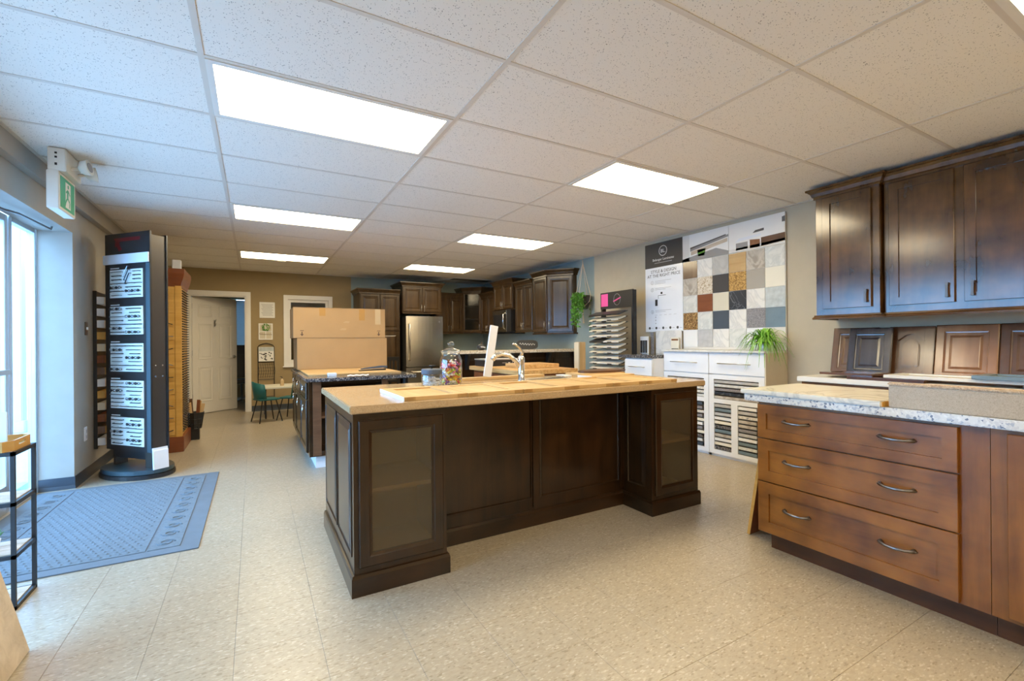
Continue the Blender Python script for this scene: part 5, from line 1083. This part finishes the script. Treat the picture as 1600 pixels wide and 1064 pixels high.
for k in range(26): x = random.uniform(.01, .21); z = random.uniform(.01, .15); q.box(x, -.0055, z, x+random.uniform(.01, .03), -.004, z+random.uniform(.01, .025))
q.build('picture_houses', 'print_dark', cl)
tb = thing('kids_table', 'low cream table by the far wall', 'table', (.34, 8.55, 0)); box('tabletop', 'swatch_cream', tb, (-.23, -.30, .475), (.30, .30, .505), .006); 
for a in (-.19, .26):
    for c in (-.26, .26): box('leg', 'black_metal', tb, (a-.012, c-.012, 0), (a+.012, c+.012, .475))
so = thing('pump_bottle', 'small pump bottle with pink label on the low table', 'bottle', (.395, 8.45, .5055)); MB().lathe([(.028, 0), (.030, .01), (.030, .085), (.022, .098), (.011, .105), (.011, .115), (.001, .116)], n=16).build('bottle', 'tape_pale', so, smooth=True); MB().tube([(0, 0, .115), (0, 0, .145), (-.03, 0, .15)], .006, 6).build('pump', 'black_plastic', so)
def kid_chair(x, y, rz, lb):
    t_ = thing('kids_chair', lb, 'chair', (x, y, 0), rz, 'teal chairs at the low table')
    MB().prism([(-.15, -.15), (.15, -.15), (.155, .12), (.12, .16), (-.12, .16), (-.155, .12)], .335, .355).build('seat', 'teal', t_, .006)
    q = MB(); n_ = 9
    for i in range(n_):
        a = R(200+140*i/(n_-1)); 
        for rr in (.165, .175): q.v += [(rr*math.cos(a), rr*math.sin(a)*1.0, .36), (rr*1.02*math.cos(a), rr*1.02*math.sin(a)-.03, .63-.05*abs(i-4)/4)]
    for i in range(n_-1):
        a, b_ = 4*i, 4*i+4; q.f += [(a, b_, b_+1, a+1), (a+2, a+3, b_+3, b_+2), (a+1, b_+1, b_+3, a+3), (a, a+2, b_+2, b_)]
    q.f += [(0, 1, 3, 2), (4*n_-4, 4*n_-2, 4*n_-1, 4*n_-3)]; q.build('backrest', 'teal', t_, smooth=True)
    for a in (-1, 1):
        for c in (-1, 1): MB().tube([(a*.10, c*.10, .335), (a*.165, c*.165, 0)], .009, 6).build('leg', 'black_metal', t_)
kid_chair(.16, 8.02, R(-70), 'teal moulded chair with black legs, nearest the iron rack'); kid_chair(.52, 8.10, R(60), 'teal moulded chair mostly hidden by the storage island')
# office things seen through the door gap
dk = thing('office_desk', 'pale desk in the office seen through the door gap', 'desk', (-.25, 11.3, 0)); box('desktop', 'beige_side', dk, (-.7, -.35, .70), (.7, .35, .735), .004)
for a in (-.66, .64): box('leg_panel', 'beige_side', dk, (a, -.33, 0), (a+.03, .33, .70))
mo_ = thing('monitor', 'black monitor on the office desk beyond the door', 'monitor', (-.25, 11.35, .7355)); box('screen', 'black_plastic', mo_, (-.26, -.02, .10), (.26, .02, .44), .005); box('stand', 'black_plastic', mo_, (-.03, -.015, 0), (.03, .015, .10)); box('foot', 'black_plastic', mo_, (-.12, -.08, 0), (.12, .08, .012))
oc = thing('office_chair', 'black office chair with chrome arms seen through the door gap', 'chair', (-.22, 10.55, 0)); box('seat', 'black_plastic', oc, (-.24, -.24, .42), (.24, .24, .50), .03); box('backrest', 'black_plastic', oc, (-.22, -.26, .55), (.22, -.20, 1.0), .02)
MB().cyl((0, 0, .10), (0, 0, .42), .025, 10).build('column', 'chrome', oc)
for a in range(5): MB().tube([(0, 0, .09), (.28*math.cos(a*1.257), .28*math.sin(a*1.257), .04)], .016, 6).build('base_arm', 'chrome', oc)
for a in (-1, 1): MB().tube([(a*.26, -.2, .45), (a*.27, -.2, .66), (a*.27, .15, .66), (a*.26, .15, .46)], .012, 6).build('armrest', 'chrome', oc)
